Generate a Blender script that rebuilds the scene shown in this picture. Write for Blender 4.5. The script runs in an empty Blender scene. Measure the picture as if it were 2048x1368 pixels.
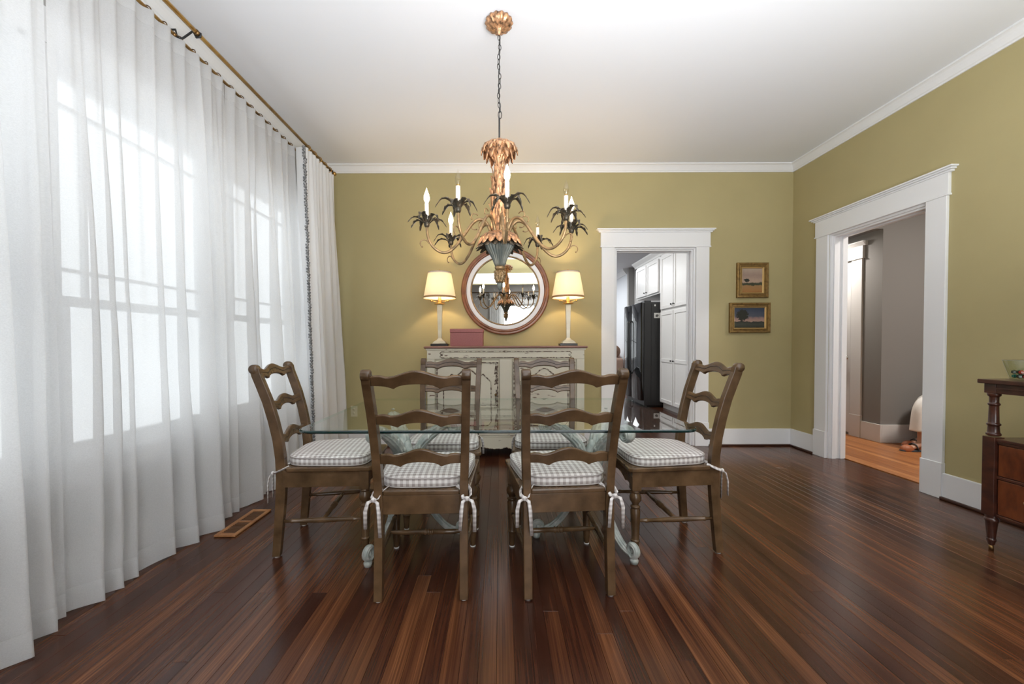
import bpy, math, random
from math import sin, cos, pi, radians, sqrt
from mathutils import Vector, Matrix
random.seed(7)
SC = bpy.context.scene
COL = SC.collection
# ------------------------------------------------------------------ camera
H = 1.11                                   # eye height
F = 800.0                                  # focal length in pixels of the 2048 wide frame
cam_d = bpy.data.cameras.new('camera'); cam = bpy.data.objects.new('camera', cam_d); COL.objects.link(cam)
cam_d.sensor_width = 36; cam_d.lens = 36 * F / 2048
cam_d.shift_x = 24 / 2048; cam_d.shift_y = 19.4 / 2048
cam_d.clip_start = 0.02; cam_d.clip_end = 200
cam.matrix_world = Matrix.Translation((0, 0, H)) @ Matrix.Rotation(radians(90 - 1.1), 4, 'X') @ Matrix.Rotation(-0.003, 4, 'Z')
SC.camera = cam
# ------------------------------------------------------------------ world, exposure
SC.view_settings.view_transform = 'Standard'; SC.view_settings.look = 'None'
SC.view_settings.gamma = 1; SC.view_settings.use_curve_mapping = False
SC.view_settings.exposure = 0.42
W = bpy.data.worlds.new('overcast_sky'); SC.world = W; W.use_nodes = True
wn = W.node_tree.nodes['Background']; wn.inputs[0].default_value = (0.93, 0.97, 1.0, 1); wn.inputs[1].default_value = 1.3
SC.cycles.use_denoising = True
SC.cycles.max_bounces = 9; SC.cycles.diffuse_bounces = 5; SC.cycles.glossy_bounces = 4
SC.cycles.transmission_bounces = 6; SC.cycles.transparent_max_bounces = 24
SC.cycles.sample_clamp_indirect = 6; SC.cycles.caustics_reflective = False; SC.cycles.caustics_refractive = False

def area(name, loc, rot, sx, sy, power, color=(1, 1, 1), portal=False):
    d = bpy.data.lights.new(name, 'AREA'); d.shape = 'RECTANGLE'; d.size = sx; d.size_y = sy
    d.energy = power; d.color = color
    if portal: d.cycles.is_portal = True
    o = bpy.data.objects.new(name, d); COL.objects.link(o); o.location = loc; o.rotation_euler = rot
    return o
def point(name, loc, power, color, radius=0.03, parent=None):
    d = bpy.data.lights.new(name, 'POINT'); d.energy = power; d.color = color; d.shadow_soft_size = radius
    o = bpy.data.objects.new(name, d); COL.objects.link(o); o.location = loc
    if parent: o.parent = parent
    return o
XL, XR, YB, YR, ZC = -1.92, 3.157, 4.33, -0.5, 3.02     # left, right, far wall, rear wall (with a wide opening), ceiling
YF = -4.3                                               # window wall of the front room behind the camera
WINS = [(-0.34, 0.58), (0.70, 1.64), (1.74, 2.70), (2.80, 3.76)]
WZ = (0.60, 2.38)
REAR = [(-.35, .75), (1.0, 2.1)]
OPEN = (-1.35, 2.75, 2.40)      # cased opening behind the camera
# daylight through the windows (portals only guide the sky light)
for i, (a, b) in enumerate(WINS):
    area('window_daylight', (XL - 0.17, (a + b) / 2, sum(WZ) / 2), (0, radians(-90), 0), WZ[1] - WZ[0], b - a, 1, portal=True)
for i, (a, b) in enumerate(REAR):
    area('rear_window_daylight', ((a + b) / 2, YF - 0.17, 1.4), (radians(90), 0, 0), b - a, 2.2, 1, portal=True)
area('kitchen_window_daylight', (-0.9, 8.0, 1.6), (0, radians(-90), 0), 1.6, 3.0, 1, portal=True)
# overhead fill added unseen in kitchen and living room; hall lamps out of frame
area('kitchen_ceiling_fill', (1.2, 6.6, 2.95), (0, 0, 0), 1.2, 2.4, 46, (1, 0.98, 0.95))
area('living_room_ceiling_fill', (1.5, 10.6, 2.95), (0, 0, 0), 1.4, 1.4, 70, (0.95, 0.98, 1.0))
area('hall_ceiling_lamp', (4.7, 2.7, 2.93), (0, 0, 0), 0.5, 0.5, 58, (1, 0.93, 0.86))
area('alcove_ceiling_lamp', (3.9, 5.05, 2.33), (0, 0, 0), 0.12, 0.12, 14, (1, 0.93, 0.86))
# daylight of the open front room behind the camera
for i, (a, b) in enumerate(REAR):
    area('rear_sky_light', ((a + b) / 2, YF - 0.45, 1.5), (radians(96), 0, 0), 1.3, 2.3, 45, (0.97, 0.98, 1.0))
# upward fill added beside the camera, modelled on a ceiling-bounced flash
area('bounce_fill', (0.8, 0.05, 1.20), (radians(162), 0, 0), 2.4, 0.9, 112, (0.97, 0.985, 1.0))
bpy.data.lights['bounce_fill'].spread = radians(150)
area('front_room_ceiling_fill', (0.6, -2.4, 2.95), (0, 0, 0), 1.6, 1.6, 60, (1.0, 0.97, 0.93))  # unseen overhead fill added to brighten the front room

# ------------------------------------------------------------------ materials
def new_mat(name):
    m = bpy.data.materials.new(name); m.use_nodes = True
    nt = m.node_tree; b = nt.nodes['Principled BSDF']
    return m, nt, b
def N(nt, t, **kw):
    n = nt.nodes.new(t)
    for k, v in kw.items(): setattr(n, k, v)
    return n
def mat(name, col, rough=0.5, metal=0.0, col2=None, scale=(8, 8, 8), contrast=(0.35, 0.65), bump=0.0, bscale=None, detail=4.0, coat=0.0, emit=None, spec=None, objrand=0.0):
    m, nt, b = new_mat(name); L = nt.links
    b.inputs['Roughness'].default_value = rough; b.inputs['Metallic'].default_value = metal
    if coat: b.inputs['Coat Weight'].default_value = coat; b.inputs['Coat Roughness'].default_value = 0.15
    if spec is not None: b.inputs['Specular IOR Level'].default_value = spec
    c = (*col, 1)
    b.inputs['Base Color'].default_value = c
    tc = N(nt, 'ShaderNodeTexCoord'); mp = N(nt, 'ShaderNodeMapping'); mp.inputs['Scale'].default_value = scale
    L.new(tc.outputs['Object'], mp.inputs[0])
    nz = N(nt, 'ShaderNodeTexNoise'); nz.inputs['Scale'].default_value = 1; nz.inputs['Detail'].default_value = detail
    if col2 or bump: L.new(mp.outputs[0], nz.inputs['Vector'])
    if col2:
        r = N(nt, 'ShaderNodeValToRGB'); r.color_ramp.elements[0].position = contrast[0]; r.color_ramp.elements[1].position = contrast[1]
        r.color_ramp.elements[0].color = c; r.color_ramp.elements[1].color = (*col2, 1)
        L.new(nz.outputs[0], r.inputs[0]); L.new(r.outputs[0], b.inputs['Base Color'])
    if bump:
        bp = N(nt, 'ShaderNodeBump'); bp.inputs['Strength'].default_value = bump; bp.inputs['Distance'].default_value = 0.002
        src = nz
        if bscale:
            mp2 = N(nt, 'ShaderNodeMapping'); mp2.inputs['Scale'].default_value = bscale; L.new(tc.outputs['Object'], mp2.inputs[0])
            src = N(nt, 'ShaderNodeTexNoise'); src.inputs['Scale'].default_value = 1; src.inputs['Detail'].default_value = 3; L.new(mp2.outputs[0], src.inputs['Vector'])
        L.new(src.outputs[0], bp.inputs['Height']); L.new(bp.outputs[0], b.inputs['Normal'])
    if emit:
        b.inputs['Emission Color'].default_value = (*emit[0], 1); b.inputs['Emission Strength'].default_value = emit[1]
    return m
M = {}
M['wall'] = mat('olive_wall_paint', (0.43, 0.368, 0.185), 0.75, col2=(0.415, 0.355, 0.178), scale=(3, 3, 3), bump=0.08, bscale=(160, 160, 160))
M['ceiling'] = mat('ceiling_paint', (0.80, 0.82, 0.86), 0.85, col2=(0.785, 0.805, 0.845), scale=(1.2, 1.2, 1.2), bump=0.1, bscale=(4, 9, 4))
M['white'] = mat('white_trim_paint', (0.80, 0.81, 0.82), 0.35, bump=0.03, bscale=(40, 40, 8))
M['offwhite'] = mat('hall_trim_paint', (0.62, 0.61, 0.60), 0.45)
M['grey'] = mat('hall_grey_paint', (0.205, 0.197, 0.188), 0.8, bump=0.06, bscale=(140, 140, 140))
M['kgrey'] = mat('kitchen_grey_paint', (0.42, 0.41, 0.40), 0.8)
M['lgrey'] = mat('living_room_pale_paint', (0.66, 0.68, 0.71), 0.8)
M['cab'] = mat('cabinet_white_paint', (0.84, 0.84, 0.84), 0.35)
M['shoe'] = mat('shoe_mould_wood', (0.05, 0.018, 0.010), 0.35)
M['dark'] = mat('dark_void', (0.006, 0.005, 0.005), 0.8)

def plank_mat(name, cols, rough, worldscale=(22, 1.1, 22)):
    m, nt, b = new_mat(name); L = nt.links
    geo = N(nt, 'ShaderNodeNewGeometry'); oi = N(nt, 'ShaderNodeObjectInfo')
    add = N(nt, 'ShaderNodeVectorMath', operation='MULTIPLY_ADD')
    cmb = N(nt, 'ShaderNodeCombineXYZ')
    for k in range(3): L.new(oi.outputs['Random'], cmb.inputs[k])
    sc = N(nt, 'ShaderNodeVectorMath', operation='MULTIPLY'); sc.inputs[1].default_value = (37, 91, 13)
    L.new(cmb.outputs[0], sc.inputs[0])
    ad = N(nt, 'ShaderNodeVectorMath', operation='ADD'); L.new(geo.outputs['Position'], ad.inputs[0]); L.new(sc.outputs[0], ad.inputs[1])
    mp = N(nt, 'ShaderNodeMapping'); mp.inputs['Scale'].default_value = worldscale; L.new(ad.outputs[0], mp.inputs[0])
    n1 = N(nt, 'ShaderNodeTexNoise'); n1.inputs['Scale'].default_value = 1.0; n1.inputs['Detail'].default_value = 5; L.new(mp.outputs[0], n1.inputs['Vector'])
    mp2 = N(nt, 'ShaderNodeMapping'); mp2.inputs['Scale'].default_value = (190, 2.2, 60); L.new(ad.outputs[0], mp2.inputs[0])
    n2 = N(nt, 'ShaderNodeTexNoise'); n2.inputs['Scale'].default_value = 1.0; n2.inputs['Detail'].default_value = 3; L.new(mp2.outputs[0], n2.inputs['Vector'])
    # factor = random*0.6 + noise*0.5 + grain*0.25
    a = N(nt, 'ShaderNodeMath', operation='MULTIPLY'); a.inputs[1].default_value = 0.42; L.new(oi.outputs['Random'], a.inputs[0])
    c = N(nt, 'ShaderNodeMath', operation='MULTIPLY_ADD'); c.inputs[1].default_value = 1.0; L.new(n1.outputs[0], c.inputs[0]); L.new(a.outputs[0], c.inputs[2])
    d = N(nt, 'ShaderNodeMath', operation='MULTIPLY_ADD'); d.inputs[1].default_value = 0.85; L.new(n2.outputs[0], d.inputs[0]); L.new(c.outputs[0], d.inputs[2])
    e = N(nt, 'ShaderNodeMath', operation='SUBTRACT'); e.inputs[1].default_value = 0.60; L.new(d.outputs[0], e.inputs[0])
    r = N(nt, 'ShaderNodeValToRGB'); cr = r.color_ramp
    cr.elements[0].position = 0.0; cr.elements[0].color = (*cols[0], 1); cr.elements[1].position = 1.0; cr.elements[1].color = (*cols[-1], 1)
    for i in range(1, len(cols) - 1):
        q = cr.elements.new(i / (len(cols) - 1)); q.color = (*cols[i], 1)
    L.new(e.outputs[0], r.inputs[0]); L.new(r.outputs[0], b.inputs['Base Color'])
    rr = N(nt, 'ShaderNodeMath', operation='MULTIPLY_ADD'); rr.inputs[1].default_value = 0.12; rr.inputs[2].default_value = rough - 0.06
    L.new(n1.outputs[0], rr.inputs[0]); L.new(rr.outputs[0], b.inputs['Roughness'])
    bp = N(nt, 'ShaderNodeBump'); bp.inputs['Strength'].default_value = 0.12; bp.inputs['Distance'].default_value = 0.001
    L.new(n2.outputs[0], bp.inputs['Height']); L.new(bp.outputs[0], b.inputs['Normal'])
    return m
M['plank'] = plank_mat('dark_red_brown_floor_wood', [(0.020, 0.007, 0.004), (0.036, 0.012, 0.007), (0.062, 0.021, 0.010), (0.105, 0.038, 0.016), (0.20, 0.080, 0.031)], 0.24)
M['oak'] = plank_mat('orange_hall_floor_wood', [(0.16, 0.048, 0.016), (0.32, 0.12, 0.038), (0.50, 0.22, 0.075)], 0.35)

def wood(name, c1, c2, rough, scale=(60, 60, 5), coat=0.0, worn=None):
    m = mat(name, c1, rough, col2=c2, scale=scale, contrast=(0.3, 0.7), bump=0.06, coat=coat)
    return m
M['chair'] = wood('walnut_brown_chair_wood', (0.060, 0.033, 0.015), (0.135, 0.078, 0.038), 0.25, (11, 11, 11))
M['chair_dark'] = mat('dark_carved_line', (0.022, 0.010, 0.005), 0.6)
M['glide'] = mat('white_plastic_glide', (0.75, 0.74, 0.72), 0.5)
M['mahogany'] = wood('dark_mahogany', (0.030, 0.010, 0.007), (0.075, 0.024, 0.013), 0.28, (14, 14, 30), coat=0.3)
M['mahogany_red'] = wood('figured_red_mahogany', (0.06, 0.014, 0.006), (0.17, 0.045, 0.014), 0.25, (4, 20, 9), coat=0.4)
M['mirror_wood'] = wood('reddish_brown_mirror_wood', (0.16, 0.055, 0.022), (0.29, 0.115, 0.052), 0.32, (12, 12, 12), coat=0.2)
M['oakframe'] = wood('golden_oak', (0.26, 0.11, 0.04), (0.42, 0.20, 0.08), 0.4, (12, 12, 12))
M['brass'] = mat('antique_brass', (0.62, 0.40, 0.14), 0.3, 1.0, col2=(0.42, 0.25, 0.09), scale=(20, 20, 20))
M['brass_dark'] = mat('dark_bronze', (0.20, 0.12, 0.05), 0.4, 1.0)
M['iron'] = mat('dark_iron', (0.05, 0.05, 0.05), 0.5, 0.6)
M['chrome'] = mat('polished_nickel', (0.6, 0.6, 0.6), 0.2, 1.0)
M['gilt'] = mat('rubbed_rose_gilt', (0.66, 0.36, 0.19), 0.38, 0.6, col2=(0.13, 0.075, 0.045), scale=(60, 60, 45), contrast=(0.42, 0.68), bump=0.8, bscale=(110, 110, 110))
M['gilt_arm'] = mat('aged_gilt_iron', (0.42, 0.27, 0.13), 0.42, 0.6, col2=(0.20, 0.14, 0.075), scale=(30, 30, 30), bump=0.2)
M['patina'] = mat('green_grey_patina', (0.13, 0.145, 0.13), 0.5, 0.25, col2=(0.27, 0.26, 0.21), scale=(30, 30, 10), contrast=(0.45, 0.75), bump=0.3)
M['leafdark'] = mat('dark_bronze_green_leaf', (0.055, 0.048, 0.034), 0.38, 0.5, col2=(0.22, 0.16, 0.10), scale=(50, 50, 50), contrast=(0.45, 0.75))
M['candle'] = mat('ivory_candle_sleeve', (0.82, 0.80, 0.74), 0.5)
M['cream'] = None
M['black'] = mat('black_plinth', (0.02, 0.018, 0.016), 0.3)
M['lampbase'] = mat('cream_lamp_lacquer', (0.74, 0.69, 0.52), 0.25, col2=(0.62, 0.57, 0.42), scale=(10, 10, 10))
M['leather'] = mat('dusty_rose_leather', (0.345, 0.115, 0.105), 0.5, col2=(0.30, 0.095, 0.088), scale=(120, 120, 120), bump=0.15)
M['tablebase'] = mat('pale_blue_grey_distressed_paint', (0.30, 0.335, 0.315), 0.45, col2=(0.50, 0.51, 0.48), scale=(26, 26, 26), contrast=(0.4, 0.65), bump=0.25)
M['greytassel'] = mat('grey_tassel_yarn', (0.12, 0.125, 0.13), 0.95, col2=(0.36, 0.36, 0.36), scale=(90, 90, 60), contrast=(0.42, 0.6))
M['tie'] = None
M['pictureframe'] = mat('bronze_gilt_frame', (0.30, 0.19, 0.065), 0.36, 0.65, col2=(0.12, 0.07, 0.03), scale=(30, 30, 30), contrast=(0.45, 0.8), bump=0.25)
M['goldlip'] = mat('bright_gold_lip', (0.70, 0.50, 0.22), 0.3, 0.9)
M['fridge_side'] = mat('charcoal_fridge_side', (0.030, 0.030, 0.032), 0.42, bump=0.15, bscale=(300, 300, 300))
M['fridge_front'] = mat('gloss_black_fridge_door', (0.006, 0.006, 0.007), 0.035, spec=0.9)
M['sofa'] = mat('tan_sofa_leather', (0.46, 0.31, 0.24), 0.55, col2=(0.40, 0.26, 0.20), scale=(6, 6, 6))
M['pillow'] = mat('brown_round_pillow', (0.27, 0.15, 0.10), 0.8, col2=(0.20, 0.11, 0.07), scale=(30, 30, 30))
M['paper'] = mat('white_paper', (0.8, 0.8, 0.78), 0.6)
M['ink'] = mat('grey_ink', (0.12, 0.12, 0.12), 0.6)
M['outlet'] = mat('ivory_outlet_plastic', (0.72, 0.66, 0.50), 0.4)

def gingham(name, p=0.026, light=(0.74, 0.72, 0.71), dark=(0.34, 0.30, 0.29)):
    m, nt, b = new_mat(name); L = nt.links
    tc = N(nt, 'ShaderNodeTexCoord'); sx = N(nt, 'ShaderNodeSeparateXYZ'); L.new(tc.outputs['Object'], sx.inputs[0])
    sn = N(nt, 'ShaderNodeSeparateXYZ'); L.new(tc.outputs['Normal'], sn.inputs[0])
    def stripe(k):
        a = N(nt, 'ShaderNodeMath', operation='MULTIPLY_ADD'); a.inputs[1].default_value = 1 / p; a.inputs[2].default_value = 50.25; L.new(sx.outputs[k], a.inputs[0])
        f = N(nt, 'ShaderNodeMath', operation='FRACT'); L.new(a.outputs[0], f.inputs[0])
        g = N(nt, 'ShaderNodeMath', operation='GREATER_THAN'); g.inputs[1].default_value = 0.5; L.new(f.outputs[0], g.inputs[0]); return g
    X, Y, Z = stripe(0), stripe(1), stripe(2)
    def sel(k, th):
        a = N(nt, 'ShaderNodeMath', operation='ABSOLUTE'); L.new(sn.outputs[k], a.inputs[0])
        g = N(nt, 'ShaderNodeMath', operation='GREATER_THAN'); g.inputs[1].default_value = th; L.new(a.outputs[0], g.inputs[0]); return g
    def mixf(f, A, B):
        x = N(nt, 'ShaderNodeMix', data_type='FLOAT'); L.new(f.outputs[0], x.inputs[0]); L.new(A.outputs[0], x.inputs[2]); L.new(B.outputs[0], x.inputs[3]); return x
    fx, fz = sel(0, 0.7), sel(2, 0.6)
    a = mixf(fx, X, Y); c = mixf(fz, Z, Y)
    s = N(nt, 'ShaderNodeMath', operation='ADD'); L.new(a.outputs[0], s.inputs[0]); L.new(c.outputs[0], s.inputs[1])
    h = N(nt, 'ShaderNodeMath', operation='MULTIPLY'); h.inputs[1].default_value = 0.5; L.new(s.outputs[0], h.inputs[0])
    r = N(nt, 'ShaderNodeValToRGB'); r.color_ramp.interpolation = 'CONSTANT'
    e = r.color_ramp.elements; e[0].position = 0; e[0].color = (*light, 1); e[1].position = 0.75; e[1].color = (*dark, 1)
    q = e.new(0.25); q.color = (*[(light[i] * 0.5 + dark[i] * 0.5) for i in range(3)], 1)
    L.new(h.outputs[0], r.inputs[0]); L.new(r.outputs[0], b.inputs['Base Color'])
    b.inputs['Roughness'].default_value = 0.9
    return m
M['gingham'] = gingham('taupe_white_gingham')
M['tie'] = gingham('gingham_ribbon', 0.02, (0.74, 0.72, 0.71), (0.40, 0.36, 0.35))
M['piping'] = mat('taupe_piping', (0.40, 0.37, 0.36), 0.9)

def thin_glass(name, tint=(0.97, 0.98, 0.98), ior=1.5, rough=0.0):
    m, nt, b = new_mat(name); L = nt.links; nt.nodes.remove(b)
    out = nt.nodes['Material Output']
    t = N(nt, 'ShaderNodeBsdfTransparent'); t.inputs[0].default_value = (*tint, 1)
    g = N(nt, 'ShaderNodeBsdfGlossy'); g.inputs['Roughness'].default_value = rough
    fr = N(nt, 'ShaderNodeFresnel'); fr.inputs[0].default_value = ior
    geo = N(nt, 'ShaderNodeNewGeometry')
    inv = N(nt, 'ShaderNodeMath', operation='SUBTRACT'); inv.inputs[0].default_value = 1; L.new(geo.outputs['Backfacing'], inv.inputs[1])
    mu = N(nt, 'ShaderNodeMath', operation='MULTIPLY'); L.new(fr.outputs[0], mu.inputs[0]); L.new(inv.outputs[0], mu.inputs[1])
    mx = N(nt, 'ShaderNodeMixShader'); L.new(mu.outputs[0], mx.inputs[0]); L.new(t.outputs[0], mx.inputs[1]); L.new(g.outputs[0], mx.inputs[2])
    L.new(mx.outputs[0], out.inputs[0]); return m
M['pane'] = thin_glass('window_pane_glass')
M['glass_top'] = thin_glass('clear_table_glass', (0.955, 0.985, 0.965), 1.85)
def edge_glass():
    m, nt, b = new_mat('green_glass_edge'); L = nt.links; out = nt.nodes['Material Output']
    b.inputs['Base Color'].default_value = (0.001, 0.022, 0.022, 1); b.inputs['Roughness'].default_value = 0.06; b.inputs['Specular IOR Level'].default_value = 0.8
    t = N(nt, 'ShaderNodeBsdfTransparent'); t.inputs[0].default_value = (0.80, 0.93, 0.88, 1)
    geo = N(nt, 'ShaderNodeNewGeometry'); mx = N(nt, 'ShaderNodeMixShader')
    L.new(geo.outputs['Backfacing'], mx.inputs[0]); L.new(b.outputs[0], mx.inputs[1]); L.new(t.outputs[0], mx.inputs[2]); L.new(mx.outputs[0], out.inputs[0]); return m
M['glass_edge'] = edge_glass()
M['bowlglass'] = thin_glass('clear_bowl_glass', (0.90, 0.92, 0.88), 1.5)
M['bulbglass'] = thin_glass('clear_bulb_glass', (0.95, 0.94, 0.92), 1.6)
M['mirror'] = mat('mirror_silver', (0.86, 0.88, 0.87), 0.0, 1.0)

def cloth_sheer(name, trans, col=(0.86, 0.87, 0.88), transl=0.55, weave=True):
    m, nt, b = new_mat(name); L = nt.links; nt.nodes.remove(b); out = nt.nodes['Material Output']
    tp = N(nt, 'ShaderNodeBsdfTransparent')
    d = N(nt, 'ShaderNodeBsdfDiffuse'); d.inputs[0].default_value = (*col, 1)
    t = N(nt, 'ShaderNodeBsdfTranslucent'); t.inputs[0].default_value = (*col, 1)
    a = N(nt, 'ShaderNodeMixShader'); a.inputs[0].default_value = transl; L.new(d.outputs[0], a.inputs[1]); L.new(t.outputs[0], a.inputs[2])
    lw = N(nt, 'ShaderNodeLayerWeight'); lw.inputs[0].default_value = 0.35       # woven cloth closes up at grazing angles
    mr = N(nt, 'ShaderNodeMapRange'); mr.inputs['From Min'].default_value = 0.0; mr.inputs['From Max'].default_value = 0.9
    mr.inputs['To Min'].default_value = 1 - trans; mr.inputs['To Max'].default_value = 1 - trans * 0.25
    L.new(lw.outputs['Facing'], mr.inputs['Value'])
    fac = mr.outputs[0]
    if weave:
        tc = N(nt, 'ShaderNodeTexCoord'); mp = N(nt, 'ShaderNodeMapping'); mp.inputs['Scale'].default_value = (400, 30, 420); L.new(tc.outputs['Object'], mp.inputs[0])
        nz = N(nt, 'ShaderNodeTexNoise'); nz.inputs['Scale'].default_value = 1; nz.inputs['Detail'].default_value = 2; L.new(mp.outputs[0], nz.inputs['Vector'])
        ma = N(nt, 'ShaderNodeMath', operation='MULTIPLY_ADD'); ma.inputs[1].default_value = 0.22; L.new(nz.outputs[0], ma.inputs[0])
        sb = N(nt, 'ShaderNodeMath', operation='SUBTRACT'); sb.inputs[1].default_value = 0.11; L.new(fac, sb.inputs[0]); L.new(sb.outputs[0], ma.inputs[2]); fac = ma.outputs[0]
    mx = N(nt, 'ShaderNodeMixShader'); L.new(fac, mx.inputs[0]); L.new(tp.outputs[0], mx.inputs[1]); L.new(a.outputs[0], mx.inputs[2])
    L.new(mx.outputs[0], out.inputs[0]); return m
M['sheer'] = cloth_sheer('white_sheer_linen', 0.24, (0.82, 0.83, 0.84), 0.5)
M['hem'] = cloth_sheer('doubled_sheer_hem', 0.10, (0.82, 0.83, 0.84))
M['drape'] = cloth_sheer('lined_white_linen', 0.0, (0.82, 0.83, 0.84), 0.25, weave=False)
M['shade'] = cloth_sheer('cream_shade_fabric', 0.0, (0.97, 0.92, 0.81), 0.55, weave=False)
M['shade_trim'] = mat('tan_shade_trim', (0.36, 0.20, 0.08), 0.7)
M['lit'] = mat('lit_bulb', (1, 0.8, 0.5), 0.5, emit=((1.0, 0.66, 0.36), 55))
M['lampbulb'] = mat('lit_lamp_bulb', (1, 0.8, 0.5), 0.5, emit=((1.0, 0.72, 0.42), 30))

def distressed(name, base, worn, scale=(9, 9, 30), th=0.665):
    m, nt, b = new_mat(name); L = nt.links
    tc = N(nt, 'ShaderNodeTexCoord')
    def noise(sc, det=4):
        mp = N(nt, 'ShaderNodeMapping'); mp.inputs['Scale'].default_value = sc; L.new(tc.outputs['Object'], mp.inputs[0])
        n = N(nt, 'ShaderNodeTexNoise'); n.inputs['Scale'].default_value = 1; n.inputs['Detail'].default_value = det; L.new(mp.outputs[0], n.inputs['Vector']); return n
    n1 = noise(scale, 6); n2 = noise((2, 2, 2), 2)
    r = N(nt, 'ShaderNodeValToRGB'); r.color_ramp.elements[0].position = th; r.color_ramp.elements[1].position = th + 0.03
    L.new(n1.outputs[0], r.inputs[0])
    mx = N(nt, 'ShaderNodeMix', data_type='RGBA'); mx.inputs[6].default_value = (*base, 1); mx.inputs[7].default_value = (*[x * 0.86 for x in base], 1); L.new(n2.outputs[0], mx.inputs[0])
    m2 = N(nt, 'ShaderNodeMix', data_type='RGBA'); m2.inputs[7].default_value = (*worn, 1); L.new(r.outputs[0], m2.inputs[0]); L.new(mx.outputs[2], m2.inputs[6])
    L.new(m2.outputs[2], b.inputs['Base Color']); b.inputs['Roughness'].default_value = 0.5
    return m
M['cream'] = distressed('antique_cream_paint', (0.69, 0.65, 0.53), (0.16, 0.10, 0.07))
M['creamworn'] = distressed('worn_cream_edge', (0.48, 0.44, 0.35), (0.10, 0.065, 0.045), (40, 40, 40), 0.46)
M['sidetop'] = wood('worn_rose_brown_top', (0.15, 0.06, 0.045), (0.26, 0.13, 0.10), 0.35, (4, 30, 30))

def painting(name, kind):
    m, nt, b = new_mat(name); L = nt.links
    tc = N(nt, 'ShaderNodeTexCoord'); sp = N(nt, 'ShaderNodeSeparateXYZ'); L.new(tc.outputs['Generated'], sp.inputs[0])
    nz = N(nt, 'ShaderNodeTexNoise'); nz.inputs['Scale'].default_value = 6; nz.inputs['Detail'].default_value = 6; L.new(tc.outputs['Generated'], nz.inputs['Vector'])
    ad = N(nt, 'ShaderNodeMath', operation='MULTIPLY_ADD'); ad.inputs[1].default_value = 0.22; L.new(nz.outputs[0], ad.inputs[0]); L.new(sp.outputs[2], ad.inputs[2])
    r = N(nt, 'ShaderNodeValToRGB'); e = r.color_ramp.elements
    if kind == 'field':
        st = [(0.0, (0.14, 0.055, 0.018)), (0.18, (0.34, 0.16, 0.045)), (0.40, (0.30, 0.17, 0.07)), (0.43, (0.05, 0.055, 0.025)), (0.50, (0.035, 0.04, 0.02)), (0.56, (0.42, 0.30, 0.22)), (0.8, (0.30, 0.21, 0.17)), (1.0, (0.38, 0.29, 0.22))]
    else:
        st = [(0.0, (0.018, 0.018, 0.014)), (0.3, (0.05, 0.055, 0.04)), (0.42, (0.03, 0.03, 0.025)), (0.45, (0.42, 0.27, 0.21)), (0.58, (0.30, 0.19, 0.17)), (0.68, (0.08, 0.09, 0.12)), (1.0, (0.035, 0.05, 0.085))]
    e[0].position = st[0][0]; e[0].color = (*st[0][1], 1); e[1].position = 1; e[1].color = (*st[-1][1], 1)
    for p, c in st[1:-1]:
        q = e.new(p); q.color = (*c, 1)
    L.new(ad.outputs[0], r.inputs[0])
    # dark tree blot
    cx, cz, rx, rz = (0.25, 0.50, 0.13, 0.07) if kind == 'field' else (0.28, 0.62, 0.20, 0.30)
    mp = N(nt, 'ShaderNodeMapping'); mp.inputs['Location'].default_value = (-cx / rx, 0, -cz / rz); mp.inputs['Scale'].default_value = (1 / rx, 0, 1 / rz); L.new(tc.outputs['Generated'], mp.inputs[0])
    ln = N(nt, 'ShaderNodeVectorMath', operation='LENGTH'); L.new(mp.outputs[0], ln.inputs[0])
    nz2 = N(nt, 'ShaderNodeTexNoise'); nz2.inputs['Scale'].default_value = 14; L.new(tc.outputs['Generated'], nz2.inputs['Vector'])
    s = N(nt, 'ShaderNodeMath', operation='MULTIPLY_ADD'); s.inputs[1].default_value = 1.3; L.new(nz2.outputs[0], s.inputs[0]); L.new(ln.outputs['Value'], s.inputs[2])
    lt = N(nt, 'ShaderNodeMath', operation='LESS_THAN'); lt.inputs[1].default_value = 1.55; L.new(s.outputs[0], lt.inputs[0])
    mx = N(nt, 'ShaderNodeMix', data_type='RGBA'); L.new(lt.outputs[0], mx.inputs[0]); L.new(r.outputs[0], mx.inputs[6]); mx.inputs[7].default_value = (0.02, 0.022, 0.016, 1)
    L.new(mx.outputs[2], b.inputs['Base Color']); b.inputs['Roughness'].default_value = 0.45
    return m

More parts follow.
